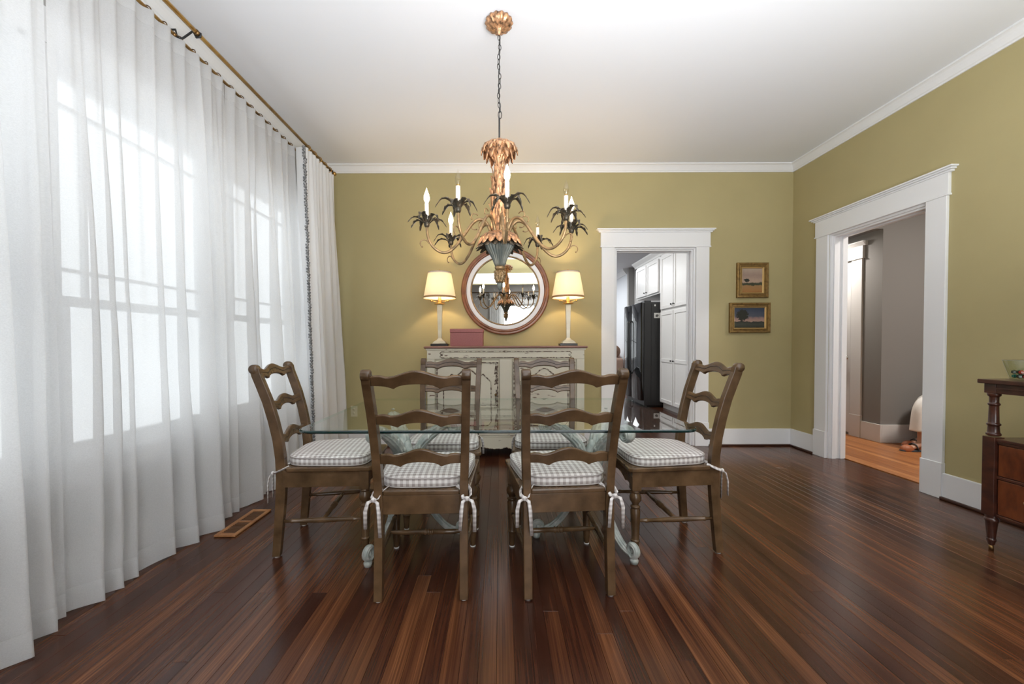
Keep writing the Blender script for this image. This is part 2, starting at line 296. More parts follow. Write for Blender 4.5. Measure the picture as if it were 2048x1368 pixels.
# ------------------------------------------------------------------ mesh tools
class MB:
    def __init__(s): s.v = []; s.f = []; s.mi = []; s.sm = []; s.cur = 0
    def add(s, vs, fs, smooth=False):
        o = len(s.v); s.v += [tuple(p) for p in vs]
        for f in fs: s.f.append(tuple(o + i for i in f)); s.mi.append(s.cur); s.sm.append(smooth)
        return s
    def box(s, lo, hi, c=0.0):
        x0, y0, z0 = lo; x1, y1, z1 = hi
        s.add([(x0, y0, z0), (x1, y0, z0), (x1, y1, z0), (x0, y1, z0), (x0, y0, z1), (x1, y0, z1), (x1, y1, z1), (x0, y1, z1)],
              [(0, 3, 2, 1), (4, 5, 6, 7), (0, 1, 5, 4), (1, 2, 6, 5), (2, 3, 7, 6), (3, 0, 4, 7)]); return s
    def prism(s, pts, axis, a, b, smooth=False):
        """outline pts in the plane normal to axis, extruded a..b"""
        def P(p, t):
            return {'x': (t, p[0], p[1]), 'y': (p[0], t, p[1]), 'z': (p[0], p[1], t)}[axis]
        n = len(pts); vs = [P(p, a) for p in pts] + [P(p, b) for p in pts]
        fs = [(i, (i + 1) % n, n + (i + 1) % n, n + i) for i in range(n)] + [tuple(range(n - 1, -1, -1)), tuple(range(n, 2 * n))]
        s.add(vs, fs, smooth); return s
    def lathe(s, prof, n=20, c=(0, 0, 0), d=(0, 0, 1), ripple=None, caps=True, sq=False):
        """prof: (t, r) along direction d from c"""
        d = Vector(d).normalized(); u = d.orthogonal().normalized()
        if abs(d.z) > 0.99: u = Vector((1, 0, 0))
        w = d.cross(u); c = Vector(c); vs = []
        for (t, r) in prof:
            for k in range(n):
                a = 2 * pi * k / n + (pi / 4 if sq else 0)
                rr = r * (1 + (ripple[1] * cos(ripple[0] * a) if ripple else 0))
                vs.append(c + d * t + u * (rr * cos(a)) + w * (rr * sin(a)))
        m = len(prof)
        fs = [(i * n + k, i * n + (k + 1) % n, (i + 1) * n + (k + 1) % n, (i + 1) * n + k) for i in range(m - 1) for k in range(n)]
        if caps: fs += [tuple(range(n - 1, -1, -1)), tuple((m - 1) * n + k for k in range(n))]
        s.add(vs, fs, not sq); return s
    def tube(s, pts, r, n=8, flat=1.0, up=None, caps=True, smooth=True, flute=None):
        pts = [Vector(p) for p in pts]; m = len(pts)
        rs = r if isinstance(r, (list, tuple)) else [r] * m
        vs = []; prev = None
        for i, p in enumerate(pts):
            t = (pts[min(i + 1, m - 1)] - pts[max(i - 1, 0)]).normalized()
            if up is not None: u = Vector(up) - t * t.dot(Vector(up))
            else: u = (prev - t * t.dot(prev)) if prev is not None else t.orthogonal()
            if u.length < 1e-6: u = t.orthogonal()
            u.normalize(); prev = u; w = t.cross(u)
            for k in range(n):
                a = 2 * pi * k / n + (pi / 4 if n == 4 else 0); q = 1 + (flute[1] * cos(flute[0] * a) if flute else 0)
                vs.append(p + u * (rs[i] * q * cos(a)) + w * (rs[i] * q * flat * sin(a)))
        fs = [(i * n + k, i * n + (k + 1) % n, (i + 1) * n + (k + 1) % n, (i + 1) * n + k) for i in range(m - 1) for k in range(n)]
        if caps: fs += [tuple(range(n - 1, -1, -1)), tuple((m - 1) * n + k for k in range(n))]
        s.add(vs, fs, smooth); return s
    def grid(s, fn, nu, nv, smooth=True, closed=False):
        vs = [fn(i / nu, j / nv) for i in range(nu + 1) for j in range(nv + 1)]
        fs = [(i * (nv + 1) + j, (i + 1) * (nv + 1) + j, (i + 1) * (nv + 1) + j + 1, i * (nv + 1) + j + 1) for i in range(nu) for j in range(nv)]
        s.add(vs, fs, smooth); return s
    def ball(s, c, r, n=12, sz=(1, 1, 1)):
        c = Vector(c); prof = []
        vs = []; m = n // 2
        for i in range(m + 1):
            th = pi * i / m
            for k in range(n):
                a = 2 * pi * k / n
                vs.append(c + Vector((r * sz[0] * sin(th) * cos(a), r * sz[1] * sin(th) * sin(a), -r * sz[2] * cos(th))))
        fs = [(i * n + k, i * n + (k + 1) % n, (i + 1) * n + (k + 1) % n, (i + 1) * n + k) for i in range(m) for k in range(n)]
        s.add(vs, fs, True); return s
    def mesh(s, name, mats):
        me = bpy.data.meshes.new(name); me.from_pydata(s.v, [], s.f)
        for m in (mats if isinstance(mats, (list, tuple)) else [mats]): me.materials.append(m)
        me.polygons.foreach_set('material_index', s.mi); me.polygons.foreach_set('use_smooth', s.sm); me.update(); return me
    def build(s, name, mats, parent=None, loc=None, bevel=0.0, seg=2, **tags):
        o = link(name, s.mesh(name, mats), parent, loc)
        if bevel:
            b = o.modifiers.new('bevel', 'BEVEL'); b.width = bevel; b.segments = seg; b.limit_method = 'ANGLE'; b.angle_limit = radians(40); b.harden_normals = False
        for k, v in tags.items(): o[k] = v
        return o
def smooth(pts, sub=6):
    P = [Vector(p) for p in pts]; out = []
    for i in range(len(P) - 1):
        p0 = P[max(i - 1, 0)]; p1 = P[i]; p2 = P[i + 1]; p3 = P[min(i + 2, len(P) - 1)]
        for k in range(sub):
            t = k / sub; out.append(.5 * ((2 * p1) + (p2 - p0) * t + (2 * p0 - 5 * p1 + 4 * p2 - p3) * t * t + (3 * p1 - p0 - 3 * p2 + p3) * t ** 3))
    out.append(P[-1]); return out
def link(name, me, parent=None, loc=None):
    o = bpy.data.objects.new(name, me); COL.objects.link(o)
    if parent: o.parent = parent
    if loc: o.location = loc
    return o
def thing(name, label, cat, loc=(0, 0, 0), rz=0.0, group=None):
    o = bpy.data.objects.new(name, None); COL.objects.link(o); o.location = loc; o.rotation_euler = (0, 0, rz)
    o.empty_display_size = 0.1
    o['label'] = label; o['category'] = cat
    if group: o['group'] = group
    return o
def copy_tree(o, parent=None):
    c = o.copy(); COL.objects.link(c)
    if parent: c.parent = parent
    for ch in o.children: copy_tree(ch, c)
    return c
def struct(mb, name, mats, parent=None, bevel=0.0):
    o = mb.build(name, mats, parent, bevel=bevel)
    if not parent: o['kind'] = 'structure'
    return o
def wall_boxes(mb, axis, at, thick, u0, u1, z0, z1, holes):
    """wall in plane axis=at..at+thick with rectangular holes (ua, ub, za, zb)"""
    def bx(a, b, c, d):
        if b - a < 1e-4 or d - c < 1e-4: return
        t0, t1 = min(at, at + thick), max(at, at + thick)
        if axis == 'x': mb.box((t0, a, c), (t1, b, d))
        else: mb.box((a, t0, c), (b, t1, d))
    cur = u0
    for (a, b, c, d) in sorted(holes):
        bx(cur, a, z0, z1); bx(a, b, z0, c); bx(a, b, d, z1); cur = b
    bx(cur, u1, z0, z1)

# ------------------------------------------------------------------ room shell
DB = (1.234, 2.11, 2.147)       # far door opening x0, x1, top
DR = (2.965, 3.845, 2.147)      # right door opening y0, y1, top
mb = MB(); wall_boxes(mb, 'y', YB, 0.17, XL - 0.2, XR + 0.16, 0, ZC, [(DB[0] - .002, DB[1] + .002, -0.01, DB[2])]); struct(mb, 'wall_back', M['wall'])
mb = MB(); wall_boxes(mb, 'x', XR, 0.16, YR - .2, YB, 0, ZC, [(DR[0], DR[1], -0.01, DR[2])]); struct(mb, 'wall_right', M['wall'])
mb = MB(); wall_boxes(mb, 'x', XL, -0.10, YR - .2, YB, 0, ZC, [(a, b, WZ[0], WZ[1]) for a, b in WINS]); struct(mb, 'wall_left', M['kgrey'])
mb = MB(); wall_boxes(mb, 'y', YR, -0.15, XL, XR, 0, ZC, [(OPEN[0], OPEN[1], -.01, OPEN[2])]); struct(mb, 'wall_rear', M['wall'])
mb = MB(); wall_boxes(mb, 'y', YF, -0.18, XL - .2, XR + .16, 0, ZC, [(a, b, 0.3, 2.25) for a, b in REAR]); struct(mb, 'wall_front_room', M['kgrey'])
mb = MB(); mb.box((XL - .2, YF, 0), (XL, YR - .2, ZC)); mb.box((XR, YF, 0), (XR + .16, YR - .2, ZC)); struct(mb, 'wall_front_room_side', M['kgrey'])
mb = MB(); mb.box((OPEN[0] - .14, YR, 0), (OPEN[0], YR + .025, OPEN[2])); mb.box((OPEN[1], YR, 0), (OPEN[1] + .14, YR + .025, OPEN[2])); mb.box((OPEN[0] - .16, YR, OPEN[2]), (OPEN[1] + .16, YR + .03, OPEN[2] + .20)); mb.box((OPEN[0] - .20, YR, OPEN[2] + .20), (OPEN[1] + .20, YR + .06, OPEN[2] + .225)); struct(mb, 'trim_8', M['white'], bevel=.003)
mb = MB(); mb.box((XL - .2, YF - .2, ZC), (XR + .16, YB + .17, ZC + .1)); struct(mb, 'ceiling', M['ceiling'])

# floor with single planks
floor = MB(); floor.box((XL - .2, YF - .2, -0.08), (XR + .16, YB + .17, -0.016)); floor = struct(floor, 'floor', M['dark'])
PW = 0.0635
def plank_mesh(w, l, mt, t=0.016, c=0.0006):
    m = MB(); x = w / 2 - 0.0004
    vs = []
    for y0, y1 in ((0.0004, l - 0.0004),):
        vs = [(-x, y0, -t), (x, y0, -t), (x, y1, -t), (-x, y1, -t), (-x, y0, -c), (x, y0, -c), (x, y1, -c), (-x, y1, -c),
              (-x + c, y0 + c, 0), (x - c, y0 + c, 0), (x - c, y1 - c, 0), (-x + c, y1 - c, 0)]
    m.add(vs, [(0, 3, 2, 1), (0, 1, 5, 4), (1, 2, 6, 5), (2, 3, 7, 6), (3, 0, 4, 7), (4, 5, 9, 8), (5, 6, 10, 9), (6, 7, 11, 10), (7, 4, 8, 11), (8, 9, 10, 11)])
    return m
rnd = random.Random(3)
cache = {}
rear = MB()
x = XL + PW / 2; npl = 0
while x < XR + 0.10:
    y = 0.95
    first = True
    while y < YB + 0.16:
        l = rnd.choice([.3 + .13 * q for q in range(18)]) if first else rnd.choice([1.5, 1.9, 2.3, 2.7, 3.1])
        if y + l > YB + 0.1: l = YB + 0.17 - y
        key = round(l, 3)
        if key not in cache: cache[key] = plank_mesh(PW, l, None).mesh('plank', M['plank'])
        link('plank', cache[key], floor, (x, y, 0)); npl += 1
        y += l; first = False
    yy = YF
    while yy < 0.949:
        l = min(rnd.uniform(0.8, 1.6), 0.95 - yy)
        pm = plank_mesh(PW, l, None); rear.add([(p[0] + x, p[1] + yy, p[2]) for p in pm.v], pm.f); yy += l
    x += PW
rear.build('rear_planks', M['plank'], floor, kind='stuff')

# crown moulding, baseboards, shoe moulding
def crown(name, p0, p1, inward, m=M['white']):
    """cove profile swept from p0 to p1 (xy), inward = unit vector into the room"""
    prof = [(0, 0), (0.0, -0.075), (0.010, -0.075), (0.014, -0.066), (0.022, -0.060), (0.040, -0.034), (0.052, -0.020), (0.062, -0.014), (0.070, -0.012), (0.070, 0)]
    b = MB(); vs = []
    for p in (p0, p1):
        for (a, z) in prof: vs.append((p[0] + inward[0] * a, p[1] + inward[1] * a, ZC + z))
    n = len(prof); b.add(vs, [(i, (i + 1) % n, n + (i + 1) % n, n + i) for i in range(n)] + [tuple(range(n)), tuple(range(2 * n - 1, n - 1, -1))])
    return struct(b, name, m)
crown('trim_1', (XL, YB), (XR, YB), (0, -1)); crown('trim_2', (XR, YR), (XR, YB), (-1, 0)); crown('trim_3', (XL, YR), (XL, YB), (1, 0)); crown('trim_4', (XL, YR), (XR, YR), (0, 1))
def base(name, segs, h=0.185, m=M['white'], shoe=True):
    """segs: (lo, hi) boxes in xy, first the board"""
    b = MB()
    for (x0, y0, x1, y1) in segs: b.box((x0, y0, 0.0), (x1, y1, h))
    return struct(b, name, m, bevel=0.004)
base('baseboard_back', [(XL, YB - .02, DB[0] - .14, YB), (DB[1] + .14, YB - .02, XR, YB)])
base('baseboard_right', [(XR - .02, DR[1] + .14, XR, YB - .02), (XR - .02, YR, XR, DR[0] - .14)])
base('baseboard_left', [(XL, YR, XL + .02, YB)])
b = MB()
for (x0, y0, x1, y1) in [(XL, YB - .04, DB[0] - .14, YB - .02), (DB[1] + .14, YB - .04, XR - .02, YB - .02), (XR - .04, DR[1] + .14, XR - .02, YB - .04), (XR - .04, YR, XR - .02, DR[0] - .14)]:
    b.box((x0, y0, 0), (x1, y1, 0.020))
struct(b, 'trim_5', M['shoe'], bevel=0.006)

# door casings
def door_case(name, axis, at, room, a, bb, top, thick):
    """casing around opening a..bb on plane axis=at; room=-1/+1 side of the room"""
    root = bpy.data.objects.new(name, None); COL.objects.link(root); root['kind'] = 'structure'
    def bx(m, u0, u1, d0, d1, z0, z1):
        t0, t1 = at + room * d0, at + room * d1; t0, t1 = min(t0, t1), max(t0, t1)
        if axis == 'y': m.box((u0, t0, z0), (u1, t1, z1))
        else: m.box((t0, u0, z0), (t1, u1, z1))
    for (u0, u1, s) in ((a - .14, a, 1), (bb, bb + .14, -1)):
        m = MB(); bx(m, u0, u1, 0, .022, .25, top); m.build('casing', M['white'], root, bevel=0.003)
        m = MB(); bx(m, u0 - .004, u1 + .004, 0, .030, 0, .255); m.build('plinth_block', M['white'], root, bevel=0.003)
    m = MB(); bx(m, a - .15, bb + .15, 0, .024, top, top + .155); m.build('header', M['white'], root, bevel=0.002)
    m = MB(); bx(m, a - .155, bb + .155, 0, .030, top - .004, top + .010); m.build('fillet', M['white'], root, bevel=0.002)
    m = MB()
    for (e, z0, z1) in ((.030, .155, .168), (.042, .168, .180), (.055, .180, .192)):
        bx(m, a - .14 - e, bb + .14 + e, 0, e, top + z0, top + z1)
    m.build('header_cap', M['white'], root, bevel=0.002)
    # jambs with stops
    for (u, s) in ((a, -1), (bb, 1)):
        m = MB(); u0, u1 = sorted((u, u - s * .02)); bx(m, u0, u1, .0, -thick, 0, top)
        m.build('jamb', M['white'], root, bevel=0.002)
        for (k0, k1) in ((-.020, -.058), (-.100, -.138)):
            m = MB(); v0, v1 = sorted((u - s * .02, u - s * .034)); bx(m, v0, v1, k0, k1, 0, top - .034); m.build('door_stop', M['white'], root, bevel=0.002)
    m = MB(); bx(m, a + .02, bb - .02, 0, -thick, top - .02, top); bx(m, a + .02, bb - .02, -.020, -.058, top - .034, top - .02); bx(m, a + .02, bb - .02, -.100, -.138, top - .034, top - .02)
    m.build('head_jamb', M['white'], root)
    return root
door_case('door_1', 'y', YB, -1, DB[0], DB[1], DB[2], .17)
door_case('door_2', 'x', XR, -1, DR[0], DR[1], DR[2], .16)

# windows of the left wall: double-hung with prairie muntins
def window(name, axis, at, out, a, bb, z0, z1, hung=True, rooms=1, reveal=.18):
    root = bpy.data.objects.new(name, None); COL.objects.link(root); root['kind'] = 'structure'
    def bx(m, u0, u1, d0, d1, c0, c1):
        t0, t1 = sorted((at + out * d0, at + out * d1))
        if axis == 'x': m.box((t0, u0, c0), (t1, u1, c1))
        else: m.box((u0, t0, c0), (u1, t1, c1))
    m = MB(); bx(m, a, a + .02, 0, reveal, z0, z1); bx(m, bb - .02, bb, 0, reveal, z0, z1); bx(m, a, bb, 0, reveal, z1 - .02, z1); bx(m, a, bb, 0, reveal, z0, z0 + .02)
    m.build('window_frame', M['white'], root)
    q_ = .048 if axis == 'x' and at == XL else .07
    m = MB(); bx(m, a - q_, a, -.02, 0, z0 - .02, z1); bx(m, bb, bb + q_, -.02, 0, z0 - .02, z1); bx(m, a - q_, bb + q_, -.022, 0, z1, z1 + .15)
    m.build('casing', M['white'], root, bevel=.002)
    m = MB(); bx(m, a - q_, bb + q_, -.05, .02, z0 - .03, z0 + .002); bx(m, a - q_, bb + q_, -.02, 0, z0 - .13, z0 - .03); m.build('sill', M['white'], root, bevel=.003)
    zm = (z0 + z1) / 2 - .18
    for (c0, c1, d) in (((z0 + .02, zm + .02, .015), (zm - .02, z1 - .02, .052)) if hung else ((z0 + .02, z1 - .02, .09),)):
        m = MB(); w = .045
        bx(m, a + .02, a + .02 + w, d, d + .035, c0, c1); bx(m, bb - .02 - w, bb - .02, d, d + .035, c0, c1)
        bx(m, a + .02 + w, bb - .02 - w, d, d + .035, c0, c0 + w); bx(m, a + .02 + w, bb - .02 - w, d, d + .035, c1 - w, c1)
        sash = m.build('sash', M['white'], root)
        m = MB(); bx(m, a + .06, bb - .06, d + .016, d + .020, c0 + .04, c1 - .04); m.build('pane', M['pane'], sash)
        if d > .05:
            q = .11; lo, hi = a + .02 + w, bb - .02 - w; cz0, cz1 = c0 + w, c1 - w
            for (u0, u1, e0, e1) in ((lo + q, lo + q + .018, cz0, cz1), (hi - q - .018, hi - q, cz0, cz1), (lo, hi, cz1 - q - .018, cz1 - q), (lo, hi, cz0 + q, cz0 + q + .018)):
                m = MB(); dd = .001 if e1 - e0 < .03 else 0; bx(m, u0, u1, d + .006 - dd, d + .03 + dd, e0, e1); m.build('muntin', M['white'], sash)
    return root
nw = 1
for (a, bb) in WINS:
    window('window_%d' % nw, 'x', XL, -1, a, bb, WZ[0], WZ[1], reveal=.10); nw += 1
for (a, bb) in REAR:
    window('window_%d' % nw, 'y', YF, -1, a, bb, .3, 2.25, hung=True); nw += 1

# ------------------------------------------------------------------ kitchen and living room beyond the far door
KX0, KX1, KY0, KY1 = -0.8, 3.38, YB + .17, 10.1
b = MB(); wall_boxes(b, 'x', KX1, .12, KY0, KY1, 0, ZC, []); b.box((3.24, KY1, 0), (3.5, KY1 + .12, ZC)); struct(b, 'wall_kitchen_right', M['kgrey'])
b = MB(); wall_boxes(b, 'x', 3.24, .12, KY1 + .12, 13.0, 0, ZC, []); struct(b, 'wall_living_right', M['lgrey'])
b = MB(); wall_boxes(b, 'x', KX0, -.12, KY0, 13.0, 0, ZC, [(6.6, 9.4, .8, 2.4)]); struct(b, 'wall_kitchen_left', M['lgrey'])
b = MB(); wall_boxes(b, 'y', 13.0, .15, KX0, 3.4, 0, ZC, [(-.5, .25, .5, 2.5), (.45, 1.2, .5, 2.5), (1.4, 2.15, .5, 2.5)]); struct(b, 'wall_living_back', M['lgrey'])
b = MB(); b.box((KX0, KY0, ZC), (KX1 + .12, 13.1, ZC + .1)); struct(b, 'ceiling_kitchen', M['ceiling'])
window('window_%d' % nw, 'x', KX0, -1, 6.6, 7.9, .8, 2.4, reveal=.12); window('window_%d' % (nw + 1), 'x', KX0, -1, 8.06, 9.4, .8, 2.4, reveal=.12)
for k_, (a, bb) in enumerate(((-.5, .25), (.45, 1.2), (1.4, 2.15))): window('window_%d' % (nw + 2 + k_), 'y', 13.0, 1, a, bb, .5, 2.5, reveal=.15)
b = MB(); b.box((KX0, 7.9, .8), (KX0 - .12 + .12 + .0, 8.06, 2.4)) if False else None
b = MB(); b.box((KX0 - .12, 7.9, .8), (KX0, 8.06, 2.4)); struct(b, 'trim_6', M['white'])
fk = MB(); fk.box((KX0, KY0, -0.08), (KX1 + .12, 13.1, -0.016)); fk = struct(fk, 'floor_kitchen', M['dark'])
far = MB(); xx = 0.9
while xx < KX1:
    y = KY0
    while y < 13.0:
        l = min(random.uniform(1.4, 3.0), 13.0 - y); pm = plank_mesh(.08, l, None); far.add([(p[0] + xx, p[1] + y, p[2]) for p in pm.v], pm.f); y += l
    xx += .08
far.build('kitchen_planks', M['plank'], fk, kind='stuff')
b = MB(); prof = [(0, 0), (0, -.14), (-.02, -.14), (-.10, -.04), (-.11, 0)]
b.prism([(3.24 + p[0], ZC + p[1]) for p in prof], 'y', KY1 + .12, 13.0); struct(b, 'trim_7', M['white'])
b = MB(); b.box((3.22, KY1 + .12, 0), (3.24, 13.0, .18)); struct(b, 'baseboard_living', M['white'])

def knob(parent, x, y, z, d=(-1, 0, 0), m=None, r=.013):
    k = MB(); k.lathe([(0, .006), (.012, .005), (.016, r), (.026, r), (.030, r * .6)], 12, (x, y, z), d); return k.build('knob', m or M['iron'], parent)
def shaker(parent, y0, y1, z0, z1, x, rails=(), kz=None, ky=None, name='door'):
    """framed door leaf in plane x, facing -x"""
    m = MB(); m.box((x - .020, y0, z0), (x - .008, y1, z1)); w = .055
    m.box((x - .030, y0, z0), (x - .018, y0 + w, z1)); m.box((x - .030, y1 - w, z0), (x - .018, y1, z1))
    zs = [z0, *rails, z1 - w]
    for zz in [z0] + list(rails) + [z1 - w]: m.box((x - .030, y0 + w, zz), (x - .018, y1 - w, zz + w))
    d = m.build(name, M['cab'], parent, bevel=.002)
    if kz: knob(d, x - .03, ky, kz)
    return d
CX = 2.77
pc = thing('pantry_cabinet', 'tall white pantry cabinet with four framed doors beyond the far doorway', 'cabinet', (0, 0, 0))
b = MB(); b.box((CX, 5.75, .10), (CX + .60, 6.90, 2.62)); b.box((CX + .05, 5.75, 0), (CX + .60, 6.90, .10)); b.build('carcass', M['cab'], pc, bevel=.002)
ys = [(5.83, 6.33), (6.35, 6.85)]
for i, (y0, y1) in enumerate(ys):
    ky = y1 - .035 if i == 0 else y0 + .035
    shaker(pc, y0, y1, .12, 1.64, CX, rails=(.80,), kz=.83, ky=ky)
    shaker(pc, y0, y1, 1.69, 2.58, CX, kz=1.74, ky=ky)
uc = thing('wall_cabinet', 'white two-door cabinet mounted above the black refrigerator', 'cabinet')
b = MB(); b.box((CX, 6.92, 1.98), (CX + .60, 8.12, 2.62)); b.build('carcass', M['cab'], uc, bevel=.002)
for i, (y0, y1) in enumerate([(6.96, 7.50), (7.54, 8.08)]): shaker(uc, y0, y1, 2.01, 2.58, CX, kz=2.06, ky=(y1 - .035 if i == 0 else y0 + .035))
b = MB(); b.prism([(CX + .6, 2.62), (CX - .01, 2.62), (CX - .02, 2.65), (CX - .07, 2.70), (CX - .08, 2.72), (CX + .6, 2.72)], 'y', 5.75, 8.20)
cm = b.build('cabinet_cornice', M['cab']); cm['label'] = 'white cornice moulding running along the top of the kitchen cabinets'; cm['category'] = 'moulding'
fr = thing('refrigerator', 'black side-by-side refrigerator with glossy doors seen through far doorway', 'refrigerator')
b = MB(); b.box((2.50, 6.93, .03), (3.34, 7.86, 1.83)); b.box((2.56, 6.97, 0), (3.3, 7.82, .03)); b.build('body', M['fridge_side'], fr, bevel=.008)
b = MB(); b.box((3.12, 6.922, .05), (3.13, 6.93, 1.80)); b.box((2.62, 6.922, .05), (2.63, 6.93, 1.80)); b.build('side_rib', M['fridge_side'], fr)
def fdoor(y0, y1):
    b = MB(); pts = []
    n = 10
    for i in range(n + 1):
        t = i / n; pts.append((2.44 - .022 * sin(pi * t), y0 + (y1 - y0) * t))
    b.prism(pts + [(2.495, y1), (2.495, y0)], 'z', .12, 1.82, True); return b.build('door', M['fridge_front'], fr, bevel=.004)
d1 = fdoor(6.935, 7.44); d2 = fdoor(7.455, 7.855)
for (d, yy) in ((d1, 7.41), (d2, 7.485)):
    b = MB(); b.tube([(2.43, yy, .55), (2.395, yy, .58), (2.39, yy, 1.05), (2.395, yy, 1.50), (2.43, yy, 1.53)], .011, 8); b.build('handle', M['black'], d)
b = MB(); b.box((2.50, 6.94, 1.83), (2.62, 7.1, 1.855)); b.build('hinge_cover', M['fridge_side'], fr, bevel=.004)
sk = thing('magnet_note', 'small white square magnet note on the side of the black refrigerator', 'magnet', (2.715, 6.927, 1.595))
b = MB(); b.box((-.05, -.006, -.045), (.05, 0, .045)); b.build('card', M['paper'], sk)
b = MB(); b.prism([(-.03, -.015), (0, -.03), (.03, .0), (.01, .02), (-.02, .015)], 'y', -.0075, -.006); b.build('print_mark', M['ink'], sk)
for px, lb in ((2.67, 'tiny white clip magnet at left near top of refrigerator side'), (2.79, 'tiny white clip magnet at right near top of refrigerator side')):
    b = MB(); b.box((px, 6.920, 1.755), (px + .022, 6.93, 1.785)); o = b.build('clip_magnet', M['paper'], bevel=.002); o['label'] = lb; o['category'] = 'magnet'
# sofa
sf = thing('sofa', 'tan leather sofa seen beyond the refrigerator', 'sofa')
b = MB(); b.box((2.35, 10.35, .10), (3.20, 12.2, .42)); b.build('base', M['sofa'], sf, bevel=.04, seg=3)
b = MB(); b.box((2.95, 10.56, .40), (3.20, 12.2, .86)); b.build('backrest', M['sofa'], sf, bevel=.08, seg=3)
for y0, y1 in ((10.30, 10.52), (12.0, 12.25)):
    b = MB(); b.box((2.35, y0, .10), (3.20, y1, .74)); b.build('arm', M['sofa'], sf, bevel=.07, seg=3)
for y0 in (10.54, 11.28):
    b = MB(); b.box((2.36, y0, .42), (2.96, y0 + .70, .56)); b.build('seat_cushion', M['sofa'], sf, bevel=.05, seg=3)
pl = MB(); pl.ball((2.98, 10.44, .91), .175, 18, (.95, .55, .95)); o = pl.build('round_pillow', M['pillow']); o['label'] = 'round brown pillow standing on the arm of the tan sofa'; o['category'] = 'pillow'

# ------------------------------------------------------------------ hall beyond the right door
HX = XR + .16
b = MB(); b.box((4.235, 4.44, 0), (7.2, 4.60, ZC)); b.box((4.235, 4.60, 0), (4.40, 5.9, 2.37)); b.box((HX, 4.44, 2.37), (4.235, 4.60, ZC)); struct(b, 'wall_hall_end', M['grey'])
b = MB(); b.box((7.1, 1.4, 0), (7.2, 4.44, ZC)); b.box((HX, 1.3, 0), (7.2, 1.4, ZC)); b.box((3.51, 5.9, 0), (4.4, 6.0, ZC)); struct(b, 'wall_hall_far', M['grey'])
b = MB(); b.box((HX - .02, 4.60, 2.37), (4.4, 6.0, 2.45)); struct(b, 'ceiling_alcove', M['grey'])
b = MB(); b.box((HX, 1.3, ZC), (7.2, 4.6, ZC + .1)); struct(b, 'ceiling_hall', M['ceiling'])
fh = MB(); fh.box((HX, 1.3, -.08), (7.2, 6.0, -.016)); fh = struct(fh, 'floor_hall', M['dark'])
xx = HX + .034; n = 0; restp = MB()
while xx < 7.2:
    if xx < 5.1:
        for (y0, l) in ((1.4, 2.2 if n % 2 else 1.6), (1.4 + (2.2 if n % 2 else 1.6), 0)):
            if l == 0: l = 6.0 - y0
            key = ('o', round(l, 3))
            if key not in cache: cache[key] = plank_mesh(.062, l, None).mesh('hall_plank', M['oak'])
            link('plank', cache[key], fh, (xx, y0, 0))
    else:
        pm = plank_mesh(.062, 4.6, None); restp.add([(p[0] + xx, p[1] + 1.4, p[2]) for p in pm.v], pm.f)
    xx += .062; n += 1
restp.build('far_planks', M['oak'], fh, kind='stuff')
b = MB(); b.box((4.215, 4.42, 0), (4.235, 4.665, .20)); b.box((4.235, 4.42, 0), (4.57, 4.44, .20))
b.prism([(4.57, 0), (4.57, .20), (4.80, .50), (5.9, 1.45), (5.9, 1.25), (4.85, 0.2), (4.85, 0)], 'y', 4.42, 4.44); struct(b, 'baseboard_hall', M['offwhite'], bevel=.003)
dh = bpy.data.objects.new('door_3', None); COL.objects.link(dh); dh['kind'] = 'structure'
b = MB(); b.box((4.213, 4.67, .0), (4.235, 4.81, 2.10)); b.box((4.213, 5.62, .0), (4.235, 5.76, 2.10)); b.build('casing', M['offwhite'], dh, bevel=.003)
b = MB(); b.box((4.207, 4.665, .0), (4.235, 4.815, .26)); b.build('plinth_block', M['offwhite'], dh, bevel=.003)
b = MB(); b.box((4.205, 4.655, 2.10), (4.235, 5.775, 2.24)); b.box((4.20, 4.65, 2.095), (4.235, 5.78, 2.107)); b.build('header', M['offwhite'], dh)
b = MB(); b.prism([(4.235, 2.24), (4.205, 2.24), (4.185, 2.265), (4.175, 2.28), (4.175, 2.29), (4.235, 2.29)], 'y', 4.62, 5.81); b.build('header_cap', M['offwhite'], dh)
b = MB(); b.box((4.226, 4.825, .03), (4.236, 5.61, 2.085)); d = b.build('door_leaf', M['offwhite'], dh)
b = MB(); b.lathe([(0, .030), (.004, .030), (.006, .012), (.030, .012), (.036, .022), (.048, .030), (.060, .024), (.064, .008)], 18, (4.226, 4.885, .935), (-1, 0, 0)); b.build('door_knob', M['chrome'], d)
# staircase
st = thing('staircase', 'grey painted stair steps rising behind the right doorway', 'staircase')
for i in range(5):
    x0 = 4.62 + .27 * i; z = .18 * (i + 1)
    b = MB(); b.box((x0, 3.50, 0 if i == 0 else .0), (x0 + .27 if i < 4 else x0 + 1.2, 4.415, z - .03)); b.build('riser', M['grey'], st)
    b = MB(); b.box((x0 - .025, 3.48, z - .03), (x0 + .27 if i < 4 else x0 + 1.2, 4.415, z)); b.build('tread', M['oakframe'], st, bevel=.006)
